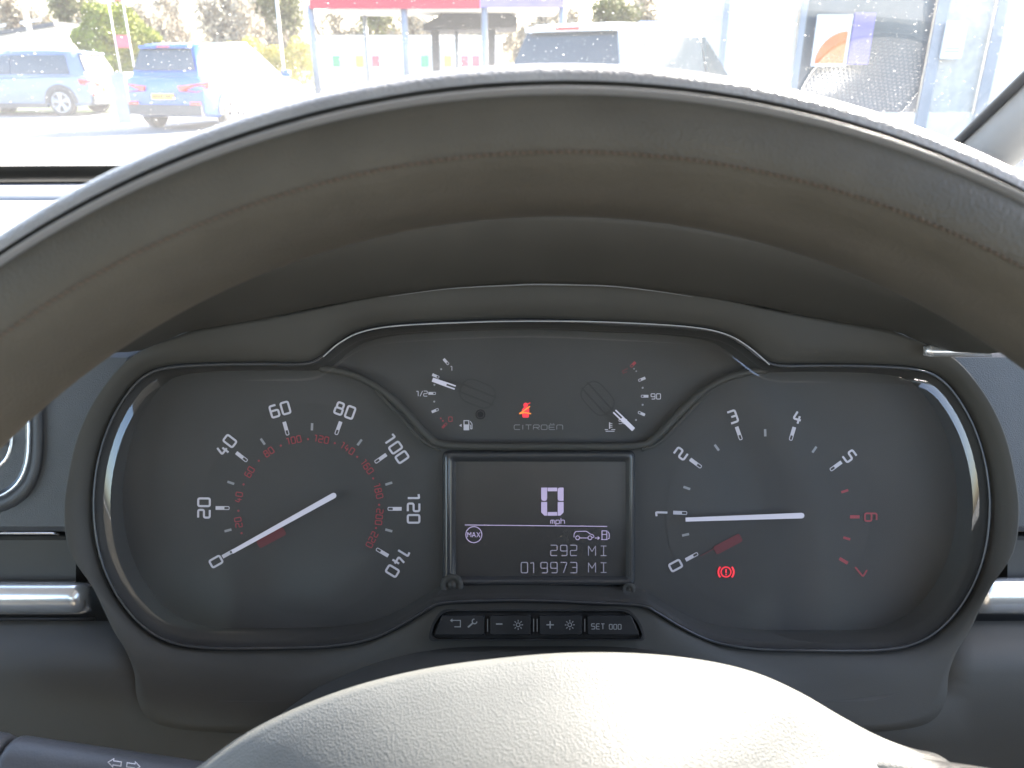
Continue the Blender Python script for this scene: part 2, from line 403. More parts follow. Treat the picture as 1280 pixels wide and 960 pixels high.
# hood: brow rising above the surround then running back onto the top pad
def hoodrow(pts, z): return [L(x, y, z) for x, y in catmull(pts, 5)]
def sym(pts): return pts + [(1354-x, y) for x, y in pts[::-1]][1:]
rows = [hoodrow(sym([(176, 438), (214, 423), (238, 414), (330, 398), (440, 376), (560, 360), (677, 354.5)]), .0245),
        hoodrow(sym([(160, 440), (200, 420), (236, 405), (330, 386), (440, 366), (560, 352), (677, 347)]), .034),
        hoodrow(sym([(120, 442), (170, 405), (220, 380), (330, 350), (440, 328), (560, 312), (677, 306)]), .046),
        hoodrow(sym([(96, 440), (150, 395), (205, 364), (320, 326), (440, 300), (560, 283), (677, 277)]), .054),
        hoodrow(sym([(86, 432), (144, 386), (200, 352), (318, 312), (440, 284), (560, 266), (677, 260)]), .055),
        hoodrow(sym([(82, 424), (142, 376), (200, 340), (318, 300), (440, 270), (560, 252), (677, 246)]), .050)]
last = rows[-1]
for k, (yy, dz) in enumerate(((.34, 0), (.45, 0), (.60, 0), (.70, 0))):
    r = []
    for p in last:
        w = F2W(p); t = (k+1)/4
        z = w[2]+(1.084-w[2])*(t*t*(3-2*t)); y = w[1]+(yy-w[1])
        r.append(W2F((w[0]*(1+.25*t), y, z)))
    rows.append(r)
dpart(MB().grid(rows), 'binnacle_hood', 'hood')
# faint bright fold under the brow
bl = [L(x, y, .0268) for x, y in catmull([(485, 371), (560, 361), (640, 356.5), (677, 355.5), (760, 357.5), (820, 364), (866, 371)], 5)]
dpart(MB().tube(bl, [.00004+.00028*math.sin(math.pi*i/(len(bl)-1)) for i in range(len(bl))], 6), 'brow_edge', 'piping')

# fascia panels
def panel(name, pts, z, m, depth=.012, bev=.0015, parent=None):
    """slab cut to an outline (pixels), front face at z with a small bevel"""
    f0 = [L(x, y, z-bev) for x, y in pts]
    c = Vector((sum(p[0] for p in f0)/len(f0), sum(p[1] for p in f0)/len(f0)))
    inn = []
    N = len(f0)
    ar = sum(f0[i][0]*f0[(i+1) % N][1]-f0[(i+1) % N][0]*f0[i][1] for i in range(N))
    for i, p in enumerate(f0):
        a = f0[i-1]; b = f0[(i+1) % N]; t = Vector((b[0]-a[0], b[1]-a[1])).normalized(); nn = Vector((-t.y, t.x))*(1 if ar > 0 else -1)
        inn.append((p[0]+nn.x*bev, p[1]+nn.y*bev, z))
    bk = [(p[0], p[1], z-depth) for p in f0]
    mb = MB().grid([bk, f0, inn], True); mb.f.append(tuple(2*N+i for i in range(N)))
    return dpart(mb, name, m, True, parent, 40)
def mirror(p): return [(1354-x, y) for x, y in p]
# bent silver panels on either side of the dials
def silver(name, pxs, mir=False):
    rows = []
    for y, z, xr in ((404, -.012, 232), (424, -.004, 204), (443, .0022, 168), (447, .003, 160), (520, .004, 110), (600, .004, 98), (658, .003, 94), (664, .0015, 94), (665, -.008, 94)):
        rows.append([L(1354-x if mir else x, y, z) for x in [xr if q is None else min(q, xr-6*(7-k)) for k, q in enumerate(pxs)]])
    o = dpart(MB().grid(rows), name, 'silver', True, None, 20); return o
silver('left_silver_panel', [-420, -300, -150, -60, 0, 40, 70, None])
silver('right_silver_panel', [-420, -300, -150, -60, 0, 40, 70, None], True)
panel('black_trim_strip', [(-420, 670), (98, 670), (98, 732), (-420, 732)], .000, 'hood')
panel('black_trim_strip', [(1256, 670), (1780, 670), (1780, 732), (1256, 732)], .000, 'hood')
dpart(MB().tube([L(-420, 666.5, .003), L(66, 666.5, .003), L(74, 668.5, .001)], .0005, 6), 'trim_line', 'chrome')
def bar(name, x0, x1, y0, y1, endleft, z=.002, h=.0075):
    """half-round bar with one rounded end"""
    rows = []; n = 14
    for i in range(13):
        t = i/12
        e = max(0, 1-(t if endleft else 1-t)/.10)          # 1 at the very end
        k = math.sqrt(max(0, 1-e**2.6)); k = max(k, .02)
        x = x0+(x1-x0)*t
        if endleft and t < .17 or (not endleft and t > .83): pass
        rows.append([L(x, (y0+y1)/2+(y1-y0)/2*math.cos(math.pi*(1-j/n))*(.80+.2*k), z+h*k*math.sin(math.pi*j/n)**.7) for j in range(n+1)])
    return dpart(MB().grid(rows), name, 'chrome')
bar('chrome_strip', -60, 114, 727, 768, False)
bar('chrome_strip', 1211, 1400, 722, 768, True)
bar('chrome_accent', 1154, 1240, 431, 446, True, .026, .0035)
dpart(MB().tube([L(-420, 774, .001), L(118, 774, .001)], .0009, 8), 'under_strip_lip', 'silver')
# lower dash with a raised knee panel each side
rows = []
xsL = [-420, -200, -60, 40, 100, 118, 136, 170, 300, 677, 1054, 1184, 1218, 1236, 1254, 1310, 1420, 1550, 1780]
for y, z in ((776, .004), (784, .010), (800, .016), (822, .0225), (842, .0234), (858, .0234), (876, .0232), (930, .020), (1000, .01), (1200, -.01), (1500, -.03)):
    rows.append([L(x, y, -.012 if (175 < x < 1179 and y < 865) else z) for x in xsL])
dpart(MB().grid(rows), 'lower_dash', 'hood')
bk = MB().box(L(-420, 880, -.03), tuple(a if k < 2 else -.022 for k, a in enumerate(L(1780, 400, -.022)))); dpart(bk, 'fascia_backing', 'dash', False)
# air vent at the left edge
def loop(cx, cy, hx, hy, p=3.2, n=48):
    return [(cx+hx*math.copysign(abs(math.cos(t))**(2/p), math.cos(t)), cy+hy*math.copysign(abs(math.sin(t))**(2/p), math.sin(t))) for t in [2*math.pi*i/n for i in range(n)]]
vent = cabin('air_vent', L(-70, 540, .004)); vo = tuple(vent['o'])
def vpart(mb, name, m): return mb.build(name, m, vent, True, vo)
mb = MB().grid([[L(x, y, z) for x, y in loop(-75, 540, hx, hy)] for hx, hy, z in ((131, 107, .003), (127, 103, .0058), (120, 97, .0062), (112, 90, .005), (108, 86, -.004))], True); vpart(mb, 'vent_bezel', 'silver')
mb = MB().grid([[L(x, y, z) for x, y in loop(-75, 540, hx, hy)] for hx, hy, z in ((112, 92, .0048), (100, 78, .003), (92, 64, .002), (80, 52, -.003), (40, 26, -.004), (1, 1, -.004))], True); vpart(mb, 'vent_barrel', 'gloss')
vpart(MB().tube([L(x, y, .0060) for x, y in loop(-75, 540, 111, 89)], .0006, 8, True), 'outer_chrome_ring', 'chrome')
vpart(MB().tube([L(x, y, .0036) for x, y in loop(-75, 540, 90, 54)], .0009, 8, True), 'inner_chrome_ring', 'chrome')
vpart(MB().tube([L(-130, 553, .006), L(2, 553, .006), L(5, 553, .006)], [.0016, .0016, .0006], 8), 'vent_slider', 'chrome')
for k in range(4): vpart(MB().tube([L(-160, 515+k*15, .0005), L(0, 515+k*15, .0005)], .0012, 6), 'vent_vane', 'gloss')
tag(vent, 'rounded side air vent with thin chrome rings left of the dials', 'air vent')

# steering column shroud under the dials
sc = cabin('column_shroud', L(690, 900, .03)); co = tuple(sc['o'])
rows = []
for y, z, xl, xr in ((806, .020, 470, 884), (822, .030, 420, 930), (850, .048, 372, 985), (880, .062, 338, 1030), (920, .075, 308, 1062), (965, .085, 284, 1090), (1040, .09, 262, 1110), (1250, .09, 250, 1120)):
    r = []
    for i in range(25):
        a = -1+2*i/24; k = 1-abs(a)**5
        r.append(L((xl+xr)/2+(xr-xl)/2*a, y + (1-k)*14, z*(.45+.55*k)-.012*(1-k)))
    rows.append(r)
MB().grid(rows).build('shroud_cover', 'dash', sc, True, co)
tag(sc, 'dark plastic steering column shroud beneath the instrument cluster', 'column shroud')

# indicator stalk
stk = cabin('indicator_stalk', L(-80, 960, .085)); ko = tuple(stk['o'])
def spt(px): return L(px, 970+.142*px, .075)
def stalk_tube(a, b, r0, r1, n=18, flat=.75):
    p0 = Vector(spt(a)); p1 = Vector(spt(b)); ax = (p1-p0).normalized(); up = Vector((0, 1, 0)); up = (up-ax*up.dot(ax)).normalized(); fw = ax.cross(up)
    rows = []
    for t, k in ((0, .86), (.012, .97), (.03, 1), (.97, 1), (.99, .97), (1, .86)):
        c = p0.lerp(p1, t); r = (r0+(r1-r0)*t)*k
        rows.append([c+up*r*math.cos(2*math.pi*i/n)+fw*r*flat*math.sin(2*math.pi*i/n) for i in range(n)])
    mb = MB().grid(rows, True); mb.f.append(tuple(range(n))); mb.f.append(tuple(5*n+i for i in range(n))); return mb
M['stalk'] = mat('stalk plastic', (.055, .057, .062), .45, bump=('v', 1200, .2, .0003), var=.1, vscale=40)
stalk_tube(-260, 4, .0130, .0130).build('stalk_end', 'stalk', stk, True, ko)
stalk_tube(7, 420, .0130, .0125).build('stalk_arm', 'stalk', stk, True, ko)
for s in (-1, 1):
    c = (155+s*10.5, 955.5+.142*s*10.5)
    arrow = [(s*9.5, 0), (s*3, 5.2), (s*3, 2.6), (-s*7, 2.6), (-s*7, -2.6), (s*3, -2.6), (s*3, -5.2)]
    v, f = ribbon(arrow, 1.1, True)
    r2 = Matrix.Rotation(-.142, 2)
    pts = []
    for p in v:
        q = r2 @ p; px, py = c[0]+q.x, c[1]-q.y
        # follow the rounded top of the stalk
        d = (spt(px)[1]-0); zz = .075+.00975+.0003
        for _ in range(4):
            y = L(px, py, zz)[1]; dy = (y-spt(px)[1])/.0129; zz = .075+.75*.0129*math.sqrt(max(0, 1-dy*dy))+.0005
        pts.append(L(px, py, zz))
    mesh('turn_arrow', pts, f, 'white', stk, False, ko)
tag(stk, 'grey indicator stalk printed with two outlined arrows', 'stalk')

# ================================================================== CLUSTER PRINT
GLY = {
 '0': [('c', [(0,0),(1,0),(1,1),(0,1)])], '1': [('o', [(.15,.93),(.62,.97),(.66,.9),(.66,0)])],
 '2': [('o', [(0,1),(1,1),(1,.5),(0,.5),(0,0),(1,0)])],
 '3': [('o', [(0,1),(1,1),(1,0),(0,0)]), ('o', [(.3,.52),(.96,.52)])],
 '4': [('o', [(.28,1),(0,.34),(1,.34)]), ('o', [(.72,.66),(.72,0)])],
 '5': [('o', [(1,1),(.05,1),(.05,.56),(1,.56),(1,0),(0,0)])],
 '6': [('c', [(0,0),(1,0),(1,.56),(0,.56)]), ('o', [(0,.3),(0,1),(.85,1)])],
 '7': [('o', [(0,1),(1,1),(.45,0)])],
 '8': [('c', [(0,0),(1,0),(1,.53),(0,.53)]), ('c', [(.08,.53),(.92,.53),(.92,1),(.08,1)])],
 '9': [('c', [(0,.44),(1,.44),(1,1),(0,1)]), ('o', [(1,.7),(1,0),(.15,0)])],
 '/': [('o', [(0,-.02),(1,1.02)])],
 'C': [('o', [(1,1),(0,1),(0,0),(1,0)])], 'I': [('o', [(.5,1),(.5,0)])],
 'T': [('o', [(0,1),(1,1)]), ('o', [(.5,1),(.5,0)])],
 'R': [('o', [(0,0),(0,1),(1,1),(1,.45),(0,.45)]), ('o', [(.45,.45),(1,0)])],
 'O': [('c', [(0,0),(1,0),(1,1),(0,1)])],
 'E': [('o', [(1,1),(0,1),(0,0),(1,0)]), ('o', [(0,.5),(.9,.5)])],
 'Ë': [('o', [(1,1),(0,1),(0,0),(1,0)]), ('o', [(0,.5),(.9,.5)]), ('o', [(.2,1.28),(.36,1.28)]), ('o', [(.66,1.28),(.82,1.28)])],
 'n': [('o', [(0,0),(0,1),(1,1),(1,0)])],
 'M': [('o', [(0,0),(0,1),(.5,.42),(1,1),(1,0)])],
 'A': [('o', [(0,0),(.5,1),(1,0)]), ('o', [(.2,.33),(.8,.33)])],
 'X': [('o', [(0,0),(1,1)]), ('o', [(0,1),(1,0)])],
 'S': [('o', [(1,1),(0,1),(0,.52),(1,.52),(1,0),(0,0)])],
 'm': [('o', [(0,0),(0,.62),(1,.62),(1,0)]), ('o', [(.5,.62),(.5,0)])],
 'p': [('o', [(0,-.35),(0,.62),(1,.62),(1,0),(0,0)])],
 'h': [('o', [(0,0),(0,1)]), ('o', [(0,.62),(1,.62),(1,0)])],
 'J': [('o', [(0,1),(1,1)]), ('o', [(.5,1),(.5,0)]), ('o', [(0,0),(1,0)])],   # serif I of the display
}
def text2d(s, h, aspect=.62, gap=.28, stroke=.14, rnd=.16, narrow={'1': .62, 'I': .3, '/': .7}):
    """centred stroke text in pixel units, y up -> verts2d, faces, stroke index per vert"""
    w = h*aspect; x = 0; V = []; F = []; K = []
    for ch in s:
        if ch == ' ': x += w*.8; continue
        cw = w*narrow.get(ch, 1)
        for kind, pts in GLY[ch]:
            P = [(x+(a-(.25 if ch == '1' else 0))*w if ch == '1' else x+a*cw, b*h) for a, b in pts]
            P = roundpoly(P, h*rnd, kind == 'c') if len(P) > 2 else P
            v, f = ribbon(P, h*stroke, kind == 'c'); k = len(V); V += v; F += [tuple(i+k for i in q) for q in f]; K += [len(set(K))]*len(v)
        x += cw+h*gap
    x -= h*gap
    return [Vector((p.x-x/2, p.y-h/2)) for p in V], F, K
def put(name, V, F, K, px, py, ang, z, m, parent):
    """place pixel-unit 2-D art at a photo pixel of plane z, rotated so that its up points along ang"""
    r = Matrix.Rotation(ang-math.pi/2, 2); pts = []
    for p, k in zip(V, K):
        q = r @ p; a = L(px+q.x, py-q.y, z); pts.append((a[0], a[1], z+k*.00003))
    return mesh(name, pts, F, m, parent, False, io)
def put_text(name, s, px, py, h, m, parent, ang=math.pi/2, z=.00025, **kw):
    V, F, K = text2d(s, h, **kw); return put(name, V, F, K, px, py, ang, z, m, parent)
def art(strokes):
    """strokes: (points, width, closed) in pixel units y up, or ('fill', points)"""
    V = []; F = []; K = []
    for i, s in enumerate(strokes):
        k = len(V)
        if s[0] == 'fill':
            v = [Vector(p) for p in s[1]]; f = [tuple(range(len(v)))]
        else: v, f = ribbon(s[0], s[1], s[2])
        V += v; F += [tuple(j+k for j in q) for q in f]; K += [i]*len(v)
    return V, F, K
def circ(r, n=24, cx=0, cy=0, a0=0, a1=2*math.pi):
    full = abs(a1-a0-2*math.pi) < 1e-6
    return [(cx+r*math.cos(a0+(a1-a0)*i/(n if full else n-1)), cy+r*math.sin(a0+(a1-a0)*i/(n if full else n-1))) for i in range(n)]
Z1 = .00025
def big_tick(px, py, ang, m, parent, ln=17, w=4.6, z=Z1):
    # solid outer part, outlined inner part; up = outward
    h = ln/2; s = [('fill', [(-w/2, -h+6), (w/2, -h+6), (w/2, h), (-w/2, h)]),
                   (roundpoly([(-w/2+.45, -h+6), (-w/2+.45, -h), (w/2-.45, -h), (w/2-.45, -h+6)], 1.5), .95, False)]
    return put('tick_mark', *art(s), px, py, ang, z, m, parent)
def small_tick(px, py, ang, m, parent, ln=9, w=3):
    return put('minor_tick', *art([('fill', [(-w/2, -ln/2), (w/2, -ln/2), (w/2, ln/2), (-w/2, ln/2)])]), px, py, ang, Z1, m, parent)
def dot(px, py, m, parent, r=1.5):
    return put('scale_dot', *art([('fill', circ(r, 8))]), px, py, 0, Z1, m, parent)
def ang_of(c, p): return math.atan2(c[1]-p[1], p[0]-c[0])
def dial(name, cx, cy, rad):
    v = [L(x, y, -.00012) for x, y in circ(rad, 64, cx, cy)]
    return mesh(name, v, [tuple(range(64))], 'face2', ic, False, io)
def needle(name, p0, p1, w0, w1, parent, z=.0042, m='needle'):
    """p0 tip, p1 tail"""
    a = Vector(p0); b = Vector(p1); d = (b-a).normalized(); n = Vector((-d.y, d.x)); top = []
    top += [a-n*w0/2, a+n*w0/2]
    top += [b+n*w1/2]+[b+(n*math.cos(t)+d*math.sin(t))*w1/2 for t in [math.pi*i/6 for i in range(1, 6)]]+[b-n*w1/2]
    N = len(top); z2 = z+.0010
    v = [L(p.x, p.y, z) for p in top]+[L(p.x, p.y, z2) for p in top]
    return mesh(name, v, [tuple(range(N))[::-1], tuple(range(N, 2*N))]+[(i, (i+1) % N, N+(i+1) % N, N+i) for i in range(N)], m, parent, False, io)

# --- speedometer
c = (386, 636); sd = dial('speedometer_dial', c[0]-1, c[1], 132)
for s, tp, tn in (('0', (285.5, 692), (270, 702)), ('20', (278, 635), (255, 635)), ('40', (302, 571), (283, 557)), ('60', (357.5, 535.5), (350, 512)),
                  ('80', (423, 535), (431, 513)), ('100', (476, 573), (495.5, 561)), ('120', (493.5, 636), (517, 636)), ('140', (478, 690.5), (497, 703))):
    a = ang_of(c, tp); big_tick(*tp, a, 'white', sd)
    put_text('speed_numeral', s, *tn, 14.5, 'white', sd, ang_of(c, tn), stroke=.175, aspect=.66, gap=.33)
for p in ((285, 663), (288.5, 603.5), (328.5, 552), (390, 533.5), (449.5, 553), (486, 604.5), (486, 663)): small_tick(*p, ang_of(c, p), 'greyp', sd)
for s, p in (('20', (298, 653)), ('40', (298.5, 621.5)), ('60', (312, 590)), ('80', (336, 565)), ('100', (367.5, 550)), ('120', (402, 549)), ('140', (434.5, 560.5)), ('160', (459, 583.5)), ('180', (473, 614)), ('200', (474, 646)), ('220', (465, 674.5))):
    put_text('red_numeral', s, *p, 8.0, 'redp', sd, ang_of(c, p), stroke=.15, aspect=.6, gap=.3)
for p in ((302, 666.5), (298, 638.5), (304.5, 605.5), (323.5, 576), (351, 557), (385, 549), (418.5, 554), (446.5, 571), (466.5, 598), (474, 631), (470, 660)): dot(*p, 'redp', sd, 1.4)
needle('speed_needle', (290, 690), (417, 619.5), 5.0, 7.0, sd)
def block(px, py, ang, w, h, m, parent):
    put('red_block', *art([('fill', roundpoly([(-w/2, -h/2), (w/2, -h/2), (w/2, h/2), (-w/2, h/2)], 3, True))]), px, py, ang+math.pi/2, Z1, m, parent)
block(339, 672, R(28), 38, 11, 'reddim', sd)

# --- rev counter
c = (959.5, 645); rc = dial('rev_counter_dial', c[0], c[1], 128)
for s, tp, tn, m in (('0', (864.5, 696), (844.5, 707), 'white'), ('1', (850, 641), (827, 641.5), 'white'), ('2', (869.5, 579), (851, 567), 'white'), ('3', (923.5, 541.5), (916, 521), 'white'),
                     ('4', (990.5, 542), (997, 522), 'white'), ('5', (1045, 582.5), (1062, 570), 'white'), ('6', (1068.5, 646), (1088.5, 646.5), 'redp'), ('7', (1054.5, 701), (1075, 713), 'redp')):
    a = ang_of(c, tp)
    if m == 'white': big_tick(*tp, a, m, rc)
    else: small_tick(*tp, a, m, rc, 12, 4)
    put_text('rev_numeral', s, *tn, 14.5, m, rc, ang_of(c, tn), stroke=.175 if m == 'white' else .14, aspect=.66)
for p, m in (((857, 668.5), 'greyp'), ((858.5, 610), 'greyp'), ((896, 559.5), 'greyp'), ((956.5, 541), 'greyp'), ((1018, 562), 'greyp'), ((1056, 614), 'redp'), ((1058.5, 673), 'redp')):
    small_tick(*p, ang_of(c, p), m, rc)
needle('rev_needle', (857, 649.5), (1002, 644.5), 5.0, 7.0, rc)
block(910, 680, R(28), 37, 11, 'reddim', rc)
put('red_hairline', *art([([(-10, 0), (10, 0)], .8, False)]), 884, 690.5, R(28)+math.pi/2, Z1, 'reddim', rc)
# brake telltale
s = [(circ(6.2, 20), 1.6, True), ([(0, 3.6), (0, -1.2)], 1.9, False), ('fill', circ(1.1, 8, 0, -3.2))]
for k in (-1, 1): s.append(([(k*x, y) for x, y in circ(9.6, 9, 0, 0, -.75, .75)], 2.2, False))
put('brake_telltale', *art(s), 907.5, 715, math.pi/2, Z1, 'redlamp', rc)

# --- upper gauges
ug = mesh('gauge_panel', [L(x, y, 0.0) for x, y in [(455, 428), (500, 418), (677, 414), (854, 418), (900, 428), (905, 470), (868, 512), (815, 548), (790, 553), (562, 553), (540, 548), (486, 512), (450, 470)]], [tuple(range(13))], 'face', ic, False, io)
cf = (593, 492); ct = (752, 495)
def mini(p, c, m, ln=9, w=3.4): 
    h = ln/2
    return put('tick_mark', *art([('fill', [(-w/2, -h+3), (w/2, -h+3), (w/2, h), (-w/2, h)]), (roundpoly([(-w/2+.35, -h+3), (-w/2+.35, -h), (w/2-.35, -h), (w/2-.35, -h+3)], 1), .7, False)]), *p, ang_of(c, p), Z1, m, ug)
for p in ((557.5, 452), (544.5, 470), (540, 491.7), (543.8, 513.3)): mini(p, cf, 'white')
for p in ((551.5, 461.5), (543, 481), (542.8, 502)): dot(*p, 'greyp', ug, 1.3)
for p in ((551, 523), (553.7, 526)): dot(*p, 'redp', ug, 1.2)
mini((555.5, 532), cf, 'redp', 8, 3)
put_text('gauge_numeral', '1', 564.5, 460.5, 5.6, 'white', ug, stroke=.14)
put_text('gauge_numeral', '1/2', 527.5, 492, 6.4, 'white', ug, stroke=.14, aspect=.7, gap=.22)
put_text('gauge_numeral', '0', 563, 524, 5.6, 'redp', ug, stroke=.15, aspect=.8)
for p in ((802.5, 474), (806, 495.3), (802, 517)): mini(p, ct, 'white')
for p in ((803.3, 484.7), (803.3, 506), (795, 525)): dot(*p, 'greyp', ug, 1.3)
for p in ((792.5, 461), (795.3, 464)): dot(*p, 'dimp', ug, 1.1)
mini((791.5, 455.5), ct, 'redp', 8, 3.6)
put('red_numeral', *art([([(-4, -1), (3, 2.4)], 1, False), ([(-3, -3.5), (2.5, -1.5)], .9, False), ([(-3.2, -1), (-2.2, -4.6)], .9, False)]), 781.5, 463, math.pi/2, Z1, 'reddim', ug)
put_text('gauge_numeral', '90', 819.7, 495.5, 6.6, 'white', ug, stroke=.14, aspect=.75)
put_text('gauge_numeral', '50', 778.5, 527, 5.4, 'white', ug, stroke=.14, aspect=.8)
def forked(name, tip, tail, w):
    """needle with a split tail"""
    a = Vector(tip); b = Vector(tail); d = (b-a); ln = d.length; d.normalize(); n = Vector((-d.y, d.x))
    mid = a+d*ln*.62; polys = [[a-n*w*.5, a+n*w*.5, mid+n*w*.55, mid-n*w*.55], [mid+n*w*.55, mid+n*w*.22, b+n*w*.22, b+n*w*.55], [mid-n*w*.22, mid-n*w*.55, b-n*w*.55, b-n*w*.22]]
    mb = MB()
    for P in polys:
        v = [L(p.x, p.y, .003) for p in P]+[L(p.x, p.y, .0038) for p in P]
        mb.add(v, [(3, 2, 1, 0), (4, 5, 6, 7), (0, 1, 5, 4), (1, 2, 6, 5), (2, 3, 7, 6), (3, 0, 4, 7)])
    return mb.build(name, 'needle', ug, False, io)
forked('fuel_needle', (540.5, 474.5), (569, 484.5), 5.2); forked('temperature_needle', (792, 537), (768, 514), 5.2)
# gauge shaft bosses, barely darker than the face
for (x, y), a in (((597, 492), R(-22)), ((747, 498), R(-48))):
    put('needle_boss', *art([(roundpoly([(-22, -15), (22, -15), (22, 15), (-22, 15)], 14, True), 1.6, True), ([(-24, 4), (24, 4)], 2.2, False), ([(-24, -6), (24, -6)], 2.2, False)]), x, y, a+math.pi/2, .00015, 'boss', ug)
put('trip_pin', *art([(circ(5.5, 20), 1.4, True), ('fill', circ(4.0, 16))]), 600.5, 518, 0, Z1, 'gloss', ug)
# pump icon
s = [('fill', [(-4.5, -6), (2.5, -6), (2.5, 1.2), (-4.5, 1.2)]), ([(-4, 1.2), (-4, 6), (2, 6), (2, 1.2)], 1.1, False), ([(3.2, 1), (4.4, -.5), (4.4, -4.2), (6, -4.2), (6, 2.2), (3.6, 5.4)], .9, False), ('fill', [(-10, 0), (-7, 1.9), (-7, -1.9)])]
put('fuel_symbol', *art(s), 584, 531.8, math.pi/2, Z1, 'white', ug)
s = [([(-1, -2), (-1, 6)], 1.4, False), ([(-7, -3), (-3, -3)], .9, False), ([(1.2, -3), (6, -3)], .9, False), ([(-6, -5), (5, -5)], .9, False)]+[([(-.5, y), (2.4, y)], .8, False) for y in (4.6, 2.3, 0)]
put('temperature_symbol', *art(s), 763, 534, math.pi/2, Z1, 'white', ug)
# seat belt telltale
s = [('fill', circ(3.0, 14, .6, 6.6)), ('fill', roundpoly([(-3.4, -9), (4.4, -9), (5.2, 2), (2.8, 4), (-1.5, 4), (-4.2, 1)], 1.4, True)), ([(2.6, 7.5), (6.4, 9.6)], 1.2, False)]
bt = put('seat_belt_telltale', *art(s), 656.5, 513, math.pi/2, Z1, 'redlamp', ug)
s = [([(-7.5, -4.2), (-2, -.6), (6, 5.2)], 1.5, False), ([(-7.5, -4.2), (-1, -2.6), (7.4, -4.2)], 1.5, False)]
put('seat_belt_strap', *art(s), 656.5, 513, math.pi/2, Z1+.0004, 'orangelamp', ug)
put_text('maker_name', 'CITROËn', 673, 534, 5.8, 'dimp', ug, stroke=.15, aspect=1.28, gap=.40, rnd=.3)
# ridges between the wells
def ridge(pts, r, m='hood', z=.004): return ipart(MB().tube([L(x, y, z) for x, y in catmull(pts, 6)], r, 8), 'well_ridge', m, smooth=True)
ridge([(400, 460), (440, 468), (475, 486), (505, 512), (535, 545), (556, 556), (620, 558), (677, 558), (740, 558), (798, 557), (820, 546), (850, 515), (882, 487), (915, 470), (958, 462)], .0016)
ridge([(470, 487), (500, 520), (530, 552), (552, 562)], .0008); ridge([(884, 490), (854, 522), (824, 553), (802, 562)], .0008)

# --- central display
dsp = mesh('display_screen', [L(x, y, .0008) for x, y in roundpoly([(560, 570), (788, 570), (788, 724), (560, 724)], 4, True)], [tuple(range(20))], 'lcd', ic, False, io)
def rr(x0, y0, x1, y1, r): return roundpoly([(x0, y0), (x1, y0), (x1, y1), (x0, y1)], r, True, 5)
fr = MB().grid([[L(x, y, z) for x, y in rr(*b)] for *b, z in ((570, 577, 782, 720, 2, .0009), (565, 573, 786, 724, 4, .0030), (560, 570, 788, 727, 6, .0040), (556, 566, 791, 730, 8, .0035), (553, 563, 794, 733, 9, .0002))], True)
ipart(fr, 'display_frame', 'bezel', smooth=True)
ZD = .0014
def lcd(name, s, px, py, m='lcdthin', ang=math.pi/2): return put(name, *art(s), px, py, ang, ZD, m, dsp)
# speed digit made of thick segments
w, h, t = 24, 31, 8
s = [('fill', roundpoly([(-14, 17.5), (-14, .9), (-6.6, .9), (-6.6, 12), (-6.6, 17.5)], 4)), ('fill', roundpoly([(14, 17.5), (6.6, 17.5), (6.6, .9), (14, .9)], 3)),
     ('fill', [(-14, -.4), (-6.6, -.4), (-6.6, -17.5), (-10, -17.5), (-14, -13.5)]), ('fill', [(14, -.4), (6.6, -.4), (6.6, -17.5), (10, -17.5), (14, -13.5)]),
     ('fill', [(-6, 17.5), (6, 17.5), (6, 13), (-6, 13)]), ('fill', [(-6, -17.5), (6, -17.5), (6, -13), (-6, -13)])]
lcd('speed_digit', s, 690.5, 627, 'lcdink')
put_text('unit_text', 'mph', 697, 651, 7.2, 'lcdink', dsp, z=ZD, stroke=.13, aspect=.62, gap=.26)
lcd('divider_line', [([(-89, .8), (89, -1)], 1.0, False)], 670, 657, 'lcdink')
lcd('limiter_ring', [(circ(10, 32), 1.0, True)], 592.3, 668.3, 'lcdink')
put_text('limiter_text', 'MAX', 592.3, 668.3, 6.2, 'lcdink', dsp, z=ZD, stroke=.14, aspect=.68, gap=.24)
car = roundpoly([(-12.5, -3), (-12.5, 1), (-10.5, 4.5), (3, 4.8), (8, 1.2), (12, 0), (12.5, -3), (9.5, -3)], 1.5)
lcd('range_car_symbol', [(car, .9, False), (circ(2.4, 14, -8, -3.4), .9, True), (circ(2.4, 14, 7.4, -3.4), .9, True), ([(-5.4, -3.6), (4.8, -3.6)], .9, False)], 730, 668.8, 'lcdink')
lcd('range_arrow', [([(-3, 0), (2.6, 0)], 1, False), ([(.6, 1.8), (2.8, 0), (.6, -1.8)], .9, False)], 746.5, 672.5, 'lcdink')
lcd('range_pump_symbol', [([(-4, -5.4), (-4, 5.4), (2, 5.4), (2, -5.4)], 1, False), ([(-5, -5.4), (3, -5.4)], 1, False), ([(-4, 1), (2, 1)], .9, False), ([(3, 4.6), (5, 2), (5, -4), (3.4, -4.4)], .9, False)], 756.5, 669, 'lcdink')
def segtext(name, s, x_right, py, h=13, adv=12.3):
    out = []
    for i, ch in enumerate(s[::-1]):
        if ch == ' ': continue
        put_text(name, ch, x_right-i*adv-4, py, h, 'lcdthin', dsp, z=ZD, stroke=.085, aspect=.62, rnd=.13, narrow={})
segtext('range_digit', '292', 721, 688); segtext('trip_digit', '019973', 721, 709.5)
for py in (688.5, 709.5):
    put_text('unit_letter', 'M', 740, py, 12, 'lcdthin', dsp, z=ZD, stroke=.08, aspect=.74, rnd=.05)
    put_text('unit_letter', 'J', 754.5, py, 12, 'lcdthin', dsp, z=ZD, stroke=.08, aspect=.6, rnd=.05)
# pins beside the display
for x, y, r in ((565, 732, 12), (786, 737, 6)):
    mb = MB().grid([[L(px, py, z) for px, py in circ(q, 28, x, y)] for q, z in ((r+3, .0003), (r+2, .0052), (r*.72, .0056), (r*.6, .0040), (r*.35, .0056), (.3, .0060))], True)
    ipart(mb, 'reset_pin', 'hood', smooth=True)
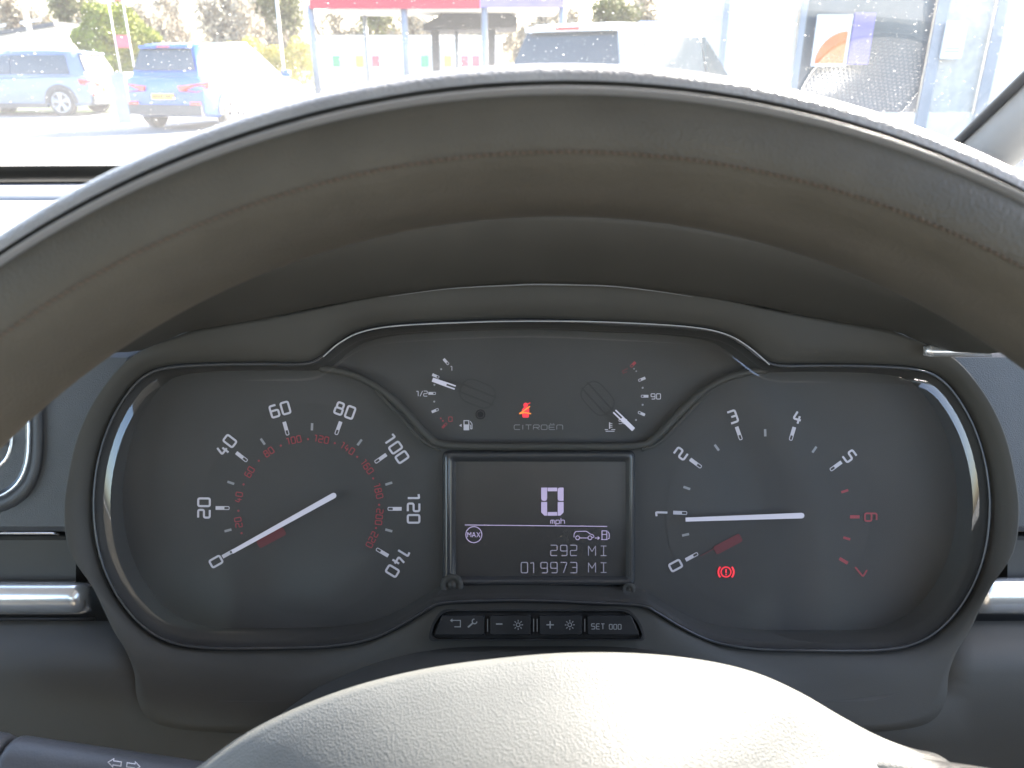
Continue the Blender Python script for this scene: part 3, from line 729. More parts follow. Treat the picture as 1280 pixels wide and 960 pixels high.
# button bar in front of the surround
ZB = .0305
def bp(x, y): return (x, y)
bb = MB().grid([[L(x, y, z) for x, y in roundpoly([(556-g, 764-g*.7), (783+g, 764-g*.7), (797+g, 778), (804+g, 799+g*.6), (538-g, 799+g*.6), (544-g, 778)], 9, True, 5)] for g, z in ((4, .0226), (3, .0262), (.5, .0262), (-1.5, .0250), (-2.5, .0240))], True)
k = len(bb.v); N = 36
bb.f.append(tuple(range(k-N, k)))
bar_o = ipart(bb, 'button_bar', 'gloss', smooth=True, ang=40)
def button(name, x0, x1, skewl=0, skewr=0):
    pts = roundpoly([(x0+skewl*1.0, 769), (x1+skewr, 769), (x1+(3 if skewr else 0), 794), (x0-(3 if skewl else 0), 794)], 3, True)
    mb = MB().grid([[L(x, y, z) for x, y in P] for P, z in ((pts, .0238), (pts, .0264), ([((x-(x0+x1)/2)*.965+(x0+x1)/2, (y-781.5)*.93+781.5) for x, y in pts], .0270))], True)
    n = len(pts); mb.f.append(tuple(2*n+i for i in range(n)))
    return ipart(mb, name, 'gloss', bar_o, True, 40)
def sym_on(name, s, px, py, m='greyp'): return put(name, *art(s), px, py, math.pi/2, .02735, m, bar_o)
button('menu_button', 546, 606, 6, 0); button('dim_button', 612, 664); button('brighten_button', 674, 728); button('set_button', 734, 797, 0, -8)
for x in (609.5, 667, 671.5, 731): sym_on('button_divider', [([(0, 8), (0, -8)], 1.0, False)], x, 781.5, 'dimp')
sym_on('back_symbol', [([(-6, 4), (6, 4), (6, -4), (-1.5, -4)], 1.1, False), ('fill', [(-7, 4), (-4, 6.4), (-4, 1.6)])], 569.5, 779.5)
sym_on('spanner_symbol', [([(-5, -4.6), (1.6, 1.2)], 2.0, False), ([(x, y) for x, y in circ(3.0, 10, 3.2, 2.8, 1.6, 6.2)], 1.3, False)], 590, 779.5)
sym_on('minus_symbol', [([(-4, 0), (4, 0)], 1.5, False)], 624, 780)
sym_on('plus_symbol', [([(-4.6, 0), (4.6, 0)], 1.5, False), ([(0, 4.6), (0, -4.6)], 1.5, False)], 687.7, 781)
for x in (647.7, 712.2):
    sym_on('sun_symbol', [(circ(2.4, 14), 1.0, True)]+[([(4 *math.cos(a), 4*math.sin(a)), (6.2*math.cos(a), 6.2*math.sin(a))], 1.1, False) for a in [i*math.pi/4 for i in range(8)]], x, 781)
V, F, K = text2d('SET', 6.6, .62, .3, .15); put('set_text', V, F, K, 747.5, 783, math.pi/2, .02735, 'greyp', bar_o)
V, F, K = text2d('000', 6.0, .62, .3, .15); put('set_text', V, F, K, 769, 783.5, math.pi/2, .02735, 'greyp', bar_o)
tag(ic, 'car instrument cluster with white dials, red numerals and central display', 'instrument cluster')

# ================================================================== STEERING WHEEL
wc = (.0088, -.1183, .180); wh = cabin('steering_wheel', wc); who = tuple(wh['o'])
RM, AR, AZ_ = .1620, .0124, .0160
def rim_pt(th, phi, off=0.0):
    p = 2.35
    c_, s_ = math.cos(phi), math.sin(phi)
    r = 1/((abs(c_)**p+abs(s_)**p)**(1/p))
    rad = RM+(AR*r+off)*c_; z = (AZ_*r+off)*s_
    return (rad*math.sin(th), rad*math.cos(th), z)
NT = 220
def rim_band(name, p0, p1, m, offs=None, n=20, parent=wh):
    rows = []
    for i in range(n+1):
        ph = R(p0+(p1-p0)*i/n); t = i/n
        of = offs(t) if offs else 0
        rows.append([rim_pt(2*math.pi*k/NT, ph, of) for k in range(NT)])
    return MB().grid(rows, True).build(name, m, parent, True)
edge = lambda t: -.0009*(1-min(1, min(t, 1-t)/.09))**2
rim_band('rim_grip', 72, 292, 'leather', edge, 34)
rim_band('rim_outer_band', -60, 58, 'leather_sheen', edge, 26)
rim_band('seam_groove', 54, 76, 'hood', lambda t: -.0015, 6)
rim_band('seam_groove', 289, 303, 'gloss', lambda t: -.0011, 4)
rim_band('seam_piping', 67, 72.5, 'piping', lambda t: -.0010+.0013*math.sin(math.pi*t), 6)
mb = MB(); ns = 800
for i in range(ns):
    th = 2*math.pi*i/ns; d = .0052
    a = Vector(rim_pt(th, R(116), .0001)); b = Vector(rim_pt(th+d, R(117.5), .0001)); nrm = (Vector(rim_pt(th, R(116), .001))-a).normalized()
    mb.tube([a, a.lerp(b, .5)+nrm*.00025, b], [.00014, .00026, .00014], 5)
st_ = mb.build('rim_glints', 'glint', wh, True); st_['kind'] = 'stuff'  # speckled highlights of the leather, modelled as small coloured beads
# hub: airbag cover with a lip and three spokes
def hubpx(x, y, z): # pixel on the plane of depth D-z, relative to the wheel centre
    a = L(x, y, z); return (a[0]-wc[0], a[1]-wc[1])
ZH = .140
HT = [(236, 985), (270, 957), (320, 922), (380, 892), (450, 866), (530, 846), (610, 834), (700, 826), (790, 826), (870, 834), (935, 849), (990, 873), (1040, 902), (1085, 926), (1125, 941), (1160, 950)]
HB = [(1185, 975), (1200, 1040), (1205, 1150), (1180, 1290), (1080, 1400), (900, 1450), (700, 1460), (500, 1450), (320, 1400), (220, 1290), (180, 1150), (195, 1040)]
hub_out = catmull(HT+HB, 4, True); hc = (700, 1150)
prof = [(1.030, -.020), (1.028, -.007), (1.022, -.0025), (1.010, -.0008), (.998, .0000), (.991, .0005)]
prof += [(.985-.985*i/16, .001+.036*(1-(1-i/16)**1.75)) for i in range(17)]
rows = []
for s_, dz in prof:
    rows.append([(*hubpx(hc[0]+(x-hc[0])*max(s_, .002), hc[1]+(y-hc[1])*max(s_, .002), ZH+dz), ZH-wc[2]+dz) for x, y in hub_out])
MB().grid(rows, True).build('airbag_cover', 'hub', wh, True)
def spoke(name, a, b, w0, w1):
    """flat rounded spoke from the hub to the rim in wheel coordinates"""
    a = Vector(a); b = Vector(b); d = (b-a); t2 = Vector((d.x, d.y, 0)).normalized(); n2 = Vector((-t2.y, t2.x, 0)); rows = []
    for i in range(9):
        t = i/8; c_ = a.lerp(b, t); w = w0+(w1-w0)*t
        rows.append([c_+n2*w/2*math.copysign(abs(math.cos(q))**.6, math.cos(q))+Vector((0, 0, .007*math.copysign(abs(math.sin(q))**.6, math.sin(q)))) for q in [2*math.pi*k/16 for k in range(16)]])
    return MB().grid(rows, True).build(name, 'hub', wh, True)
sa = hubpx(1020, 1085, .150); sb = hubpx(1560, 1112, .165)
spoke('spoke', (*sa, -.048), (*sb, -.006), .040, .040)
spoke('spoke', (-.072, -.018, -.028), (-.153, -.024, -.006), .036, .034)
spoke('spoke', (0, -.05, -.028), (0, -.153, -.004), .07, .05)
tag(wh, 'dark grained leather steering wheel with painted rim glints and padded centre', 'steering wheel')
for e in (db, ic, vent, sc, stk, wh): clean(e)
tag(db, 'dark car dashboard with silver side panels and chrome strips around the dials', 'dashboard')

# ================================================================== OUTSIDE
def gx(px, y, z=.6):
    """world x of a photo column for something y metres ahead at height z"""
    return (px-640)/FPX*(y*cp+(CAMZ-z)*sp_)
def paint(name, c, rough=.3, metal=0.): return mat(name, c, rough, metal, coat=.6, var=.04, vscale=2)
M['p_blue'] = paint('bright blue car paint', (.016, .105, .47)); M['p_silver'] = paint('silver blue car paint', (.13, .18, .28), .35, .2)
M['p_white'] = paint('white car paint', (.8, .8, .8)); M['p_dark'] = paint('dark grey car paint', (.06, .065, .075))
M['tyre'] = mat('tyre rubber', (.03, .03, .03), .8, var=.2); M['alloy'] = mat('alloy wheel', (.6, .6, .62), .3, metal=.8, var=.05)
M['cglass'] = mat('tinted car glass', (.035, .045, .05), .08, spec=.8, var=.1, vscale=3)
M['cladding'] = mat('black bumper plastic', (.05, .05, .052), .6, var=.15)
M['tail'] = mat('red tail light', (.55, .05, .04), .2, var=.1); M['head'] = mat('headlight', (.7, .72, .75), .1, var=.05)
M['plate'] = mat('yellow number plate', (.75, .48, .06), .5, var=.05); M['ink'] = mat('plate ink', (.02, .02, .02), .6)
def make_wheel(x, y, r, side):
    rows = []; n = 28; w = .11
    for q, z in ((.62, -w), (.9, -w), (1, -w*.7), (1, w*.7), (.93, w), (.68, w)):
        rows.append([(z*side, r*q*math.cos(2*math.pi*k/n), r*q*math.sin(2*math.pi*k/n)) for k in range(n)])
    return rows
def make_car(name, label, loc, heading, pm, Lc=4.45, Wc=1.84, Hc=1.64, group=None):
    root = empty(name, (loc[0], loc[1], .0), -heading); tag(root, label, 'car', group)
    h = Wc/2; l = Lc/2; gr = .22; belt = Hc*.60
    # lower body: stations along y (rear -> front)
    st_ = [(-l, .80, .50, belt*.98, .95), (-l+.06, .90, .30, belt*1.03, .96), (-l+.35, .98, gr+.02, belt*1.05, .97), (-l*.5, 1, gr, belt*1.03, .96), (0, 1, gr, belt*1.0, .95), (l*.40, 1, gr, belt*.98, .93), (l*.75, .985, gr, belt*.90, .88),
           (l-.25, .95, gr+.03, belt*.80, .80), (l-.06, .86, .30, belt*.68, .72), (l, .74, .42, belt*.58, .66)]
    rows = []
    for y, ws_, zl, zt, wt in st_:
        w = h*ws_; m_ = (zl+zt)/2
        prof = [(w*.90, zl), (w*.98, zl+.06), (w, zl+(zt-zl)*.35), (w*.985, zl+(zt-zl)*.72), (w*wt/ .96*.965, zt-.05), (w*wt*.90, zt)]
        half = [(x, y, z) for x, z in prof]
        rows.append(half+[(0, y, zt+.015)]+[(-x, yy, z) for x, yy, z in half[::-1]]+[(0, y, zl)])
    mb = MB().grid(rows, True); n = len(rows[0]); mb.f.append(tuple(range(n))); mb.f.append(tuple((len(rows)-1)*n+i for i in range(n)))
    body = mb.build('body', pm, root); smooth_angle(body, 38)
    # greenhouse
    b0 = [(-l+.12, .80), (-l+.45, .90), (-.1, .91), (l*.42, .86), (l*.56, .62)]
    t0 = [(-l+.36, .60), (-l+.60, .70), (-.1, .72), (l*.02, .70), (l*.10, .56)]
    def oline(b, z): return [(h*w, y, z) for y, w in b]+[(-h*w, y, z) for y, w in b[::-1]]
    zb = belt-.02; mid = [((yb+yt)/2, (wb+wt)/2+.015) for (yb, wb), (yt, wt) in zip(b0, t0)]
    rr_ = [oline(b0, zb), oline(mid, (zb+Hc)/2-.01), oline(t0, Hc-.07), oline([(y*.97, w*.93) for y, w in t0], Hc-.02), oline([(y*.8, w*.5) for y, w in t0], Hc)]
    mb = MB().grid(rr_, True); k = len(mb.v); mb.f.append(tuple(range(k-10, k)))
    gh = mb.build('cabin_roof', pm, root); smooth_angle(gh, 50)
    def pane(nm, q, out):
        q = [Vector(p) for p in q]; c_ = sum(q, Vector())/4; q = [c_+(p-c_)*.97+Vector(out) for p in q]
        return mesh(nm, q, [(0, 1, 2, 3)], 'cglass', root)
    f = lambda a, b, t: tuple(x+(y-x)*t for x, y in zip(a, b))
    lo, hi = oline(b0, zb), oline(t0, Hc-.07)
    mids = oline(mid, (zb+Hc)/2-.01)
    def strip(nm, i, j, t0_, t1, out):
        a = f(lo[i], hi[i], t0_); b = f(lo[j], hi[j], t0_); c_ = f(lo[j], hi[j], t1); d_ = f(lo[i], hi[i], t1)
        return pane(nm, [a, b, c_, d_], out)
    # rear window, windscreen (centre quads), sides
    strip('rear_window', 0, 9, .22, .90, (0, -.05, .03)); strip('front_windscreen', 4, 5, .06, .96, (0, .05, .03))
    for s_, (a, b, c_) in ((1, (1, 2, 3)), (-1, (8, 7, 6))):
        strip('side_window', a, b, .12, .92, (s_*.035, 0, .01)); strip('side_window', b, c_, .12, .92, (s_*.035, 0, .01))
    # wheels with arches
    for y in (-l+.82, l-.86):
        for s_ in (-1, 1):
            r = .345; n = 28
            mb = MB().add([(s_*(h+.006), y+(r+.10)*math.cos(a), r+(r+.10)*math.sin(a)) for a in [math.pi*1.03*i/20-.05 for i in range(21)]]+[(s_*(h-.25), y+(r+.10)*math.cos(a), r+(r+.10)*math.sin(a)) for a in [math.pi*1.03*i/20-.05 for i in range(21)]],
                         [tuple(range(21))]+[(i, i+1, 22+i, 21+i) for i in range(20)]); mb.build('wheel_arch', 'cladding', root)
            cx = s_*(h-.09)
            wv = MB().grid([[(cx+s_*z, y+r*q*math.cos(2*math.pi*k/n), r+r*q*math.sin(2*math.pi*k/n)) for k in range(n)] for q, z in ((.5, -.1), (.9, -.11), (1, -.075), (1, .08), (.95, .105), (.70, .11), (.68, .085), (.02, .07))], True)
            tyre = wv.build('wheel', 'tyre', root, False); smooth_angle(tyre, 40)
            mb = MB()
            for k in range(5):
                a = 2*math.pi*k/5+.3
                for da in (-.16, .16):
                    p0 = Vector((cx+s_*.105, y+.05*r*math.cos(a), r+.05*r*math.sin(a))); p1 = Vector((cx+s_*.112, y+.68*r*math.cos(a+da), r+.68*r*math.sin(a+da)))
                    mb.tube([p0, p1], [.022, .026], 6)
            mb.tube([(cx+s_*.11, y+.69*r*math.cos(2*math.pi*k/n), r+.69*r*math.sin(2*math.pi*k/n)) for k in range(n)], .013, 6, True)
            mb.build('rim', 'alloy', tyre)
    # rear bumper, skirts, lamps, plate
    mb = MB().box((-h*.86, -l-.03, .30), (h*.86, -l+.10, .50)); mb.build('rear_bumper', 'cladding', root)
    mb = MB().box((-h*.72, l-.08, .26), (h*.72, l+.02, .42)); mb.build('front_grille', 'cladding', root)
    for s_ in (-1, 1):
        mb = MB().box((min(s_*h*1.004, s_*h*.9), -l+1.22, gr-.02), (max(s_*h*1.004, s_*h*.9), l-1.28, gr+.10)); mb.build('sill', 'cladding', root)
        q = [(s_*h*.36, -l-.02, belt*.86), (s_*h*.80, -l-.006, belt*.90), (s_*h*.93, -l+.22, belt*.94), (s_*h*.93, -l+.20, belt*.82), (s_*h*.80, -l-.012, belt*.74), (s_*h*.40, -l-.025, belt*.76)]
        mesh('tail_light', [Vector(p)+Vector((s_*.03, -.03, 0)) for p in q]+[Vector(p)+Vector((0, .1, 0)) for p in q], [tuple(range(6))]+[(i, (i+1) % 6, 6+(i+1) % 6, 6+i) for i in range(6)], 'tail', root)
        mb = MB().box((min(s_*h*.62, s_*h*.84), -l-.04, .50), (max(s_*h*.62, s_*h*.84), -l+.02, .56)); mb.build('reflector', 'tail', root)
        q = [(s_*h*.50, l-.03, belt*.66), (s_*h*.84, l-.22, belt*.76), (s_*h*.86, l-.18, belt*.62), (s_*h*.55, l, belt*.56)]
        mesh('headlight', [Vector(p)+Vector((s_*.05, .05, 0)) for p in q]+[Vector(p)-Vector((0, .1, 0)) for p in q], [(0, 1, 2, 3)]+[(i, (i+1) % 4, 4+(i+1) % 4, 4+i) for i in range(4)], 'head', root)
        mb = pillow((s_*(h+.10), l*.32, belt+.08), (.10, .07, .07), n=8); mb.build('door_mirror', pm, root, True)
        mb = MB().tube([(s_*h*.62, -l+.75, Hc-.01), (s_*h*.66, -.1, Hc+.03), (s_*h*.64, l*.0, Hc-.02)], .018, 6); mb.build('roof_rail', 'alloy', root, True)
        mb = MB().tube([(s_*(h+.005), .1, belt*.88), (s_*(h+.02), .2, belt*.88), (s_*(h+.005), .3, belt*.88)], .016, 6); mb.build('door_handle', pm, root, True)
    mb = MB().box((-.26, -l-.045, .60), (.26, -l+.03, .71)); pl = mb.build('number_plate', 'plate', root)
    for i in range(7):
        if i == 4: continue
        mb = MB().box((-.215+i*.061, -l-.049, .622), (-.215+i*.061+.035, -l-.046, .69)); mb.build('plate_character', 'ink', pl)
    mb = MB().box((-h*.58, -l+.22, Hc-.10), (h*.58, -l+.42, Hc-.05)); sp = mb.build('spoiler', pm, root)
    mb = MB().box((-.15, -l+.21, Hc-.09), (.15, -l+.225, Hc-.06)); mb.build('brake_light', 'tail', sp)
    return root
make_car('parked_car', 'bright blue car parked with its rear and yellow plate in view', (gx(288, 20)+.38, 18.8), R(15), 'p_blue', 4.5, 2.0, 1.66)
make_car('parked_car', 'silver blue car parked side on behind the grass verge, next to the round bush', (gx(78, 22)-1.2, 22.6), R(-87), 'p_silver', 4.4, 1.84, 1.62)
make_car('parked_car', 'white car with dark rear glass parked beside the canopy end', (gx(806, 10.6), 10.7), R(35), 'p_white', 4.4, 1.9, 1.66)
make_car('parked_car', 'white car at the far right end of the poster wall', (gx(1285, 18), 19), R(80), 'p_white', 4.3, 1.8, 1.5)

# poles and canopy
M['steel'] = mat('grey steel', (.26, .28, .31), .5, metal=.2, var=.1, vscale=3); M['whitepole'] = mat('white pole', (.75, .74, .72), .5, var=.05)
M['red'] = mat('red fascia', (.55, .04, .06), .5, var=.08, vscale=2); M['purple'] = mat('violet fascia', (.24, .2, .42), .5, var=.08, vscale=2)
M['wwall'] = mat('white render wall', (.78, .76, .72), .8, var=.05, vscale=1); M['roofd'] = mat('dark slate roof', (.09, .09, .095), .8, var=.15, vscale=3)
M['green'] = mat('green sign', (.10, .34, .18), .6, var=.05); M['yellow'] = mat('yellow sign', (.7, .55, .1), .6, var=.05); M['pink'] = mat('red sign', (.65, .12, .14), .6, var=.05)
M['orange'] = mat('orange poster', (.72, .20, .06), .6, var=.2, vscale=4); M['dglass'] = mat('dark shop glass', (.09, .11, .13), .12, spec=.7, var=.1, vscale=2)
M['stone'] = mat('pale stone', (.5, .48, .44), .9, var=.15, vscale=6)
def post(name, px, y, h, r, m, label, group=None, z0=0):
    x = gx(px, y, 2.0); o = empty(name, (x, y, z0))
    MB().tube([(0, 0, 0), (0, 0, h*.5), (0, 0, h)], [r, r, r*.9], 12).build('shaft', m, o, True)
    MB().box((-r*2, -r*2, 0), (r*2, r*2, .03)).build('base_plate', m, o)
    tag(o, label, 'post', group); return o
y0 = 28.0; xa, xb, xc = gx(388, y0, 3), gx(600, y0, 3), gx(705, y0, 3)
cn = empty('forecourt_canopy', ((xa+xc)/2, y0, 0)); off = tuple(cn.location)
MB().box((xa, y0-.1, 2.98), (xb, y0+.1, 3.75)).build('red_fascia', 'red', cn, False, off)
MB().box((xb+.003, y0-.1, 3.02), (xc, y0+.1, 3.75)).build('violet_fascia', 'purple', cn, False, off)
MB().box((xa, y0+.1, 3.1), (xc, y0+6, 3.3)).build('canopy_deck', 'wwall', cn, False, off)
for px, yy in ((392, y0+.06), (507, y0+.06), (606, y0+.06), (702, y0+.06), (458, y0+5.5), (571, y0+5.5)):
    x = gx(px, yy, 2); MB().tube([(x, yy, 0), (x, yy, 3.1)], .11 if yy < y0+1 else .08, 12).build('canopy_post', 'steel', cn, True, off)
tag(cn, 'forecourt canopy with red and violet fascia on grey steel posts', 'canopy')
# white lock-up block with coloured signs
yb = 50; x0, x1 = gx(398, yb, 2), gx(626, yb, 2)
bl = empty('garage_block', ((x0+x1)/2, yb, 0)); off = tuple(bl.location)
MB().box((x0, yb, 0), (x1, yb+6, 2.75)).build('wall', 'wwall', bl, False, off); MB().box((x0-.2, yb-.25, 2.753), (x1+.2, yb+6.2, 2.95)).build('roof', 'wwall', bl, False, off)
nd = 7
for i in range(nd):
    xd = x0+(x1-x0)*(i+.5)/nd; dw = (x1-x0)/nd*.42
    MB().box((xd-dw, yb-.06, .03), (xd+dw, yb-.003, 2.4)).build('garage_door', 'stone' if i % 3 == 1 else 'wwall', bl, False, off)
for px, m in ((421, 'green'), (436, 'stone'), (450, 'yellow'), (470, 'pink'), (531, 'green'), (560, 'yellow'), (581, 'pink'), (595, 'pink')):
    x = gx(px, yb, 1.5); MB().box((x-.22, yb-.11, 1.25), (x+.22, yb-.063, 1.85)).build('door_sign', m, bl, False, off)
tag(bl, 'low white garage block with coloured door signs behind the canopy', 'building')
# dark open hut
yh = 33; x0, x1 = gx(532, yh, 3), gx(640, yh, 3)
ht = empty('open_shelter', ((x0+x1)/2, yh, 0)); off = tuple(ht.location); xm = x0+(x1-x0)*.62
mesh('roof', [(x0, yh-1, 2.7), (x1+.2, yh-1, 2.95), (xm, yh-1, 3.75), (x0, yh+3, 2.7), (x1+.2, yh+3, 2.95), (xm, yh+3, 3.75), (x0, yh-1, 2.5), (x1+.2, yh-1, 2.6), (x0, yh+3, 2.5), (x1+.2, yh+3, 2.6)],
     [(0, 2, 5, 3), (2, 1, 4, 5), (6, 7, 1, 2, 0), (8, 3, 5, 4, 9), (6, 0, 3, 8), (7, 9, 4, 1), (6, 8, 9, 7)], 'roofd', ht, False, off)
for px in (546, 615): x = gx(px, yh, 2); MB().box((x-.14, yh-.6, 0), (x+.14, yh-.3, 2.55)).build('shelter_post', 'roofd', ht, False, off)
tag(ht, 'open shelter with a dark pitched roof on two dark posts', 'shelter')
# lamp posts, flag
post('lamp_post', 41, 34, 9, .09, 'whitepole', 'tall white lamp post behind the silver blue car')
post('fence_post', 245, 40, 4.2, .06, 'whitepole', 'thin white pole standing before the yellow hedge', 'thin poles at the hedge')
post('fence_post', 352, 40, 4.2, .06, 'whitepole', 'thin white pole standing before the yellow hedge', 'thin poles at the hedge')
fs = empty('hanging_sign', (gx(152, 24, 2), 24, 0)); off = tuple(fs.location)
for px in (143, 161): x = gx(px, 24, 2); MB().tube([(x, 24, 0), (x, 24, 3.0)], .018, 8).build('sign_pole', 'whitepole', fs, True, off)
xa_, xb_ = gx(145, 24, 2), gx(162, 24, 2); MB().box((xa_, 23.93, 1.72), (xb_, 23.965, 2.05)).build('sign_board', 'pink', fs, False, off)
tag(fs, 'small red sign board on two white poles in front of the bush', 'sign')
fl = empty('flag', (gx(148, 38, 3), 38, 0)); off = tuple(fl.location); x = fl.location.x
MB().tube([(x, 38, 0), (x, 38, 6.5)], .05, 8).build('flag_pole', 'steel', fl, True, off)
MB().grid([[(x+.05+.12*k, 38+.08*math.sin(k*1.7+j), 6.3-j*.5) for k in range(5)] for j in range(6)]).build('flag_cloth', 'pink', fl, True, off)
tag(fl, 'narrow red flag flying on a pole above the round bush', 'flag')
cb = empty('utility_cabinet', (gx(153, 19, .6), 19.2, 0)); off = tuple(cb.location); x = cb.location.x
MB().box((x-.16, 18.9, 0), (x+.16, 19.4, 1.05)).build('cabinet_body', 'steel', cb, False, off); MB().box((x-.18, 18.88, 1.053), (x+.18, 19.42, 1.10)).build('cabinet_cap', 'steel', cb, False, off)
tag(cb, 'grey utility cabinet standing left of the blue car', 'cabinet')
# white gabled house
hs = empty('gabled_house', (gx(20, 60, 3), 62, 0)); off = tuple(hs.location); x0, x1 = gx(-120, 58, 3), gx(70, 58, 3); z0, z1 = 2.2, 4.1
mesh('wall', [(x0, 58, 0), (x1, 58, 0), (x1, 58, z1-.3), (x0, 58, z0), (x0, 66, 0), (x1, 66, 0), (x1, 66, z1-.3), (x0, 66, z0)], [(0, 1, 2, 3), (1, 5, 6, 2), (5, 4, 7, 6), (4, 0, 3, 7)], 'wwall', hs, False, off)
mesh('roof', [(x0-.3, 57.6, z0+.02), (x1+.3, 57.6, z1-.28), (x1+.3, 66.3, z1-.28), (x0-.3, 66.3, z0+.02), (x0-.3, 57.6, z0+.28), (x1+.3, 57.6, z1-.02), (x1+.3, 66.3, z1-.02), (x0-.3, 66.3, z0+.28)], [(0, 3, 2, 1), (4, 5, 6, 7), (0, 1, 5, 4), (1, 2, 6, 5), (2, 3, 7, 6), (3, 0, 4, 7)], 'roofd', hs, False, off)
for k in range(2): mesh('roof_light', [(x0+6+k*2.5, 57.58, z0+1.55+k*.33), (x0+7.5+k*2.5, 57.58, z0+1.75+k*.33), (x0+7.5+k*2.5, 57.55, z0+1.6+k*.33), (x0+6+k*2.5, 57.55, z0+1.4+k*.33)], [(0, 1, 2, 3)], 'whitepole', hs, False, off)
tag(hs, 'white house with a sloping dark roof behind the silver blue car', 'house')
# showroom wall on the right with posters
ys = 14.5; x0, x1 = gx(905, ys, 2), gx(1500, ys, 2)
sr = empty('showroom', ((x0+x1)/2, ys, 0)); off = tuple(sr.location)
MB().box((x0, ys, 0), (x1, ys+5, .45)).build('plinth', 'wwall', sr, False, off); MB().box((x0, ys-.1, 2.75), (x1, ys+5, 3.8)).build('fascia', 'wwall', sr, False, off)
MB().box((x0, ys+3, .45), (x1, ys+3.1, 2.75)).build('inner_wall', 'wwall', sr, False, off)
cols = [905, 1001, 1172, 1246, 1400]
for px in cols:
    x = gx(px, ys, 2); w = .05 if px < 1050 else .10
    MB().box((x-w, ys-.14, .0), (x+w, ys-.103, 2.9)).build('window_post', 'steel', sr, False, off)
for a, b in zip(cols, cols[1:]):
    xa_, xb_ = gx(a, ys, 2)+.06, gx(b, ys, 2)-.06
    mesh('window_pane', [(xa_, ys+.02, .46), (xb_, ys+.02, .46), (xb_, ys+.02, 2.74), (xa_, ys+.02, 2.74)], [(0, 1, 2, 3)], 'dglass' if a == 1001 else ('stone' if a == 1172 else 'wwall'), sr, False, off)
tag(sr, 'white showroom front with grey window posts and posters', 'building')
def poster(name, px0, px1, z0, z1, bm, label, inner=None):
    o = empty(name, (gx((px0+px1)/2, ys-.2, 1.8), ys-.2, z0)); a, b = gx(px0, ys-.2, 1.8)-o.location.x, gx(px1, ys-.2, 1.8)-o.location.x
    MB().box((a, 0, 0), (b, .02, z1-z0)).build('poster_board', bm, o)
    if inner == 'fan':
        w = (b-a)*.86; x1_ = b-(b-a)*.07; hh = min(w, (z1-z0)*.86)
        v = [(x1_, -.003, .04)]+[(x1_-w*math.cos(t), -.003, .04+hh*math.sin(t)) for t in [math.pi/2*i/12 for i in range(13)]]
        mesh('orange_fan', v, [tuple(range(14))], 'orange', o)
    if inner == 'lines':
        for k in range(2): MB().box((a+.06, -.004, .1+k*.05), (b-.06, -.001, .125+k*.05)).build('print_line', 'greyl', o)
    tag(o, label, 'poster'); return o
M['greyl'] = mat('grey poster print', (.35, .37, .4), .7)
poster('wall_poster', 1020, 1064, 1.22, 2.02, 'whitepole', 'white poster with an orange quarter fan on the showroom', 'fan')
poster('wall_poster', 1066, 1092, 1.25, 2.05, 'purple', 'violet poster beside the orange fan poster on the showroom')
poster('wall_poster', 1182, 1209, 1.34, 1.92, 'whitepole', 'plain white notice with two grey printed lines on the showroom', 'lines')

# ---------------- vegetation
M['bark'] = mat('bark', (.16, .13, .10), .9, var=.25, vscale=6); M['twig'] = mat('bare twigs', (.30, .26, .19), .9, var=.3, vscale=1)
M['leaf'] = mat('olive leaves', (.15, .15, .06), .8, var=.4, vscale=1.5); M['yleaf'] = mat('yellow green leaves', (.21, .23, .02), .7, var=.4, vscale=2.5); M['hleaf'] = mat('yellow hedge leaves', (.42, .36, .06), .7, var=.35, vscale=1.2)
def leaf_cloud(pts, size, rnd):
    V = []; F = []
    for p in pts:
        s = size*rnd.uniform(.6, 1.4); a = Vector((rnd.gauss(0, 1), rnd.gauss(0, 1), rnd.gauss(0, 1))).normalized(); b = a.orthogonal().normalized(); c_ = a.cross(b); t = rnd.uniform(0, 6.3)
        u = b*math.cos(t)+c_*math.sin(t); w = a.cross(u); p = Vector(p)
        k = len(V); V += [p-u*s, p+w*s*.45, p+u*s, p-w*s*.45]; F.append((k, k+1, k+2, k+3))
    return V, F
def tree_data(seed, H, leafy):
    rnd = random.Random(seed); mb = MB(); tips = []
    def grow(p, d, ln, r, lev):
        q = [p]; n = 4
        for i in range(n):
            d = (d+Vector((rnd.gauss(0, .12), rnd.gauss(0, .12), rnd.gauss(.03, .06)))).normalized(); q.append(q[-1]+d*ln/n)
        mb.tube(q, [r*(1-.55*i/n) for i in range(n+1)], 6 if lev < 2 else 4)
        if lev >= 3: tips.extend(q[1:]); return
        for i in range(5 if lev < 2 else 4):
            t = rnd.uniform(.35, 1); b = q[min(n, int(t*n))]; a = rnd.uniform(0, 6.28); sp = rnd.uniform(.5, 1.0)
            nd_ = (d+Vector((math.cos(a)*sp, math.sin(a)*sp, rnd.uniform(-.05, .35)))).normalized()
            grow(b, nd_, ln*rnd.uniform(.5, .68), r*.5, lev+1)
        tips.extend(q[2:])
    grow(Vector((0, 0, 0)), Vector((0, 0, 1)), H*.46, H*.022, 0)
    pts = []
    for t in tips:
        for k in range(leafy): pts.append(t+Vector((rnd.gauss(0, .35), rnd.gauss(0, .35), rnd.gauss(0, .35))))
    V, F = leaf_cloud(pts, .17, rnd)
    return mb, V, F
protos = []
for seed, H, m, lf in ((1, 9, 'twig', 5), (2, 11, 'twig', 4), (3, 10, 'leaf', 9)):
    mb, V, F = tree_data(seed, H, lf); me1 = bpy.data.meshes.new('trunk'); me1.from_pydata(mb.v, [], mb.f); me1.materials.append(M['bark'])
    me2 = bpy.data.meshes.new('crown'); me2.from_pydata(V, [], F); me2.materials.append(M[m]); protos.append((me1, me2))
rnd = random.Random(11)
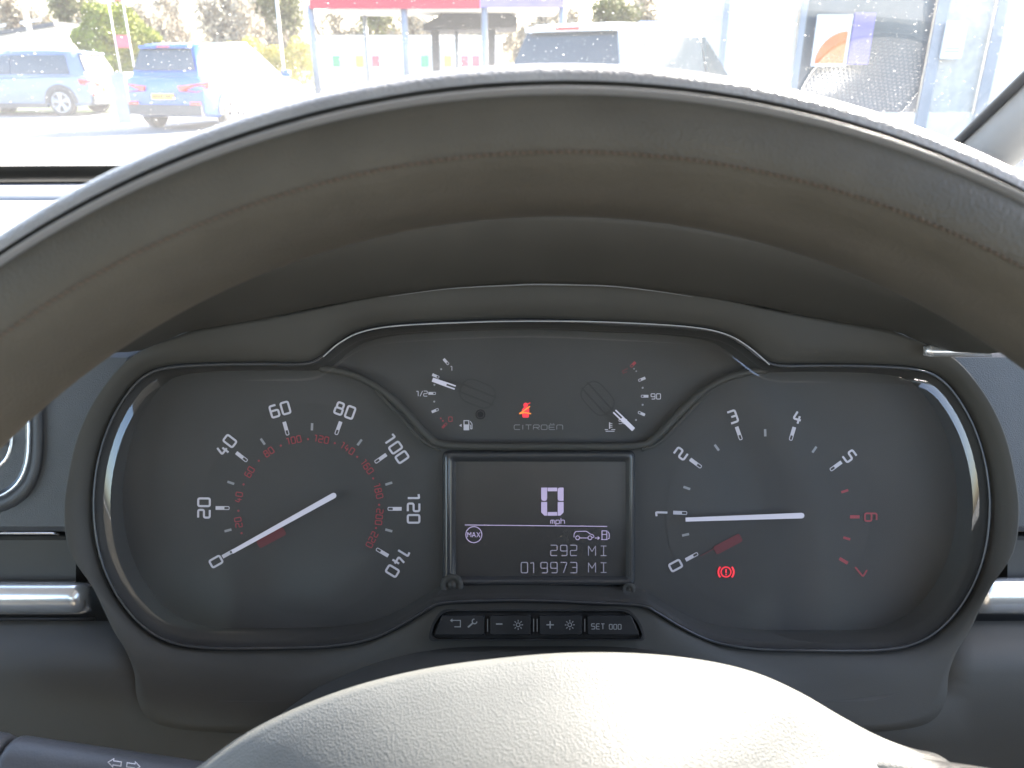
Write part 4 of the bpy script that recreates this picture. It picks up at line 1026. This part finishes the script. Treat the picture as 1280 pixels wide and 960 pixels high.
for i in range(26):
    px = -30+i*37+rnd.uniform(-12, 12); y = rnd.uniform(62, 88); k = rnd.choice((0, 0, 1, 2))
    o = empty('background_tree', (gx(px, y, 3), y, 0), rnd.uniform(0, 6)); s = rnd.uniform(.8, 1.25)
    for nm, me in zip(('trunk', 'crown'), protos[k]):
        c_ = bpy.data.objects.new(nm, me); c_.scale = (s, s, s); link(c_, o)
    zone = next(z for lim, z in ((95, 'silver blue car'), (200, 'round bush'), (270, 'blue car'), (390, 'yellow hedge'), (620, 'red canopy'), (2000, 'white parked car')) if px < lim)
    kd = ('pale bare tree', 'tall thin bare tree', 'olive leafed tree')[k]
    tag(o, kd+' in the row beyond the car park, behind the '+zone, 'tree', kd+'s behind the '+zone)
# round bush on a stem
yb = 25.5; bx = gx(145, yb, 1.9); rnd = random.Random(5); pts = []
for _ in range(15000):
    d = Vector((rnd.gauss(0, 1), rnd.gauss(0, 1), rnd.gauss(0, 1))).normalized(); lump = 1+.10*math.sin(d.x*7+1)*math.sin(d.y*6)+.08*math.sin(d.z*9)
    pts.append(Vector((0, 0, 1.86))+Vector((d.x*1.12, d.y*1.12, d.z*1.05))*lump*rnd.uniform(.70, 1.0)**.5)
V, F = leaf_cloud(pts, .075, rnd)
bu = empty('round_bush', (bx, yb, 0)); MB().tube([(0, 0, 0), (.03, 0, .5), (0, 0, 1.4)], [.16, .12, .08], 8).build('trunk', 'bark', bu, True); mesh('crown', V, F, 'yleaf', bu)
tag(bu, 'round clipped yellow green bush between the two coloured cars', 'bush')
# yellow hedge
x0, x1 = gx(262, 45, 2), gx(392, 45, 2); pts = []
for _ in range(9000):
    x = rnd.uniform(x0, x1); top = 2.35+.25*math.sin(x*2.1)+.2*math.sin(x*5.3)
    pts.append((x-(x0+x1)/2, rnd.uniform(-.7, .7), rnd.uniform(0, 1)**.6*top))
V, F = leaf_cloud(pts, .09, rnd); hd = empty('hedge', ((x0+x1)/2, 45, 0)); mesh('foliage', V, F, 'hleaf', hd)
mb = MB()
for i in range(9): mb.tube([((x1-x0)*(i/8-.5)*.95, 0, 0), ((x1-x0)*(i/8-.5)*.95, .05, 1.5)], .04, 5)
mb.build('stems', 'bark', hd); tag(hd, 'yellow flowering hedge behind the blue car', 'hedge')
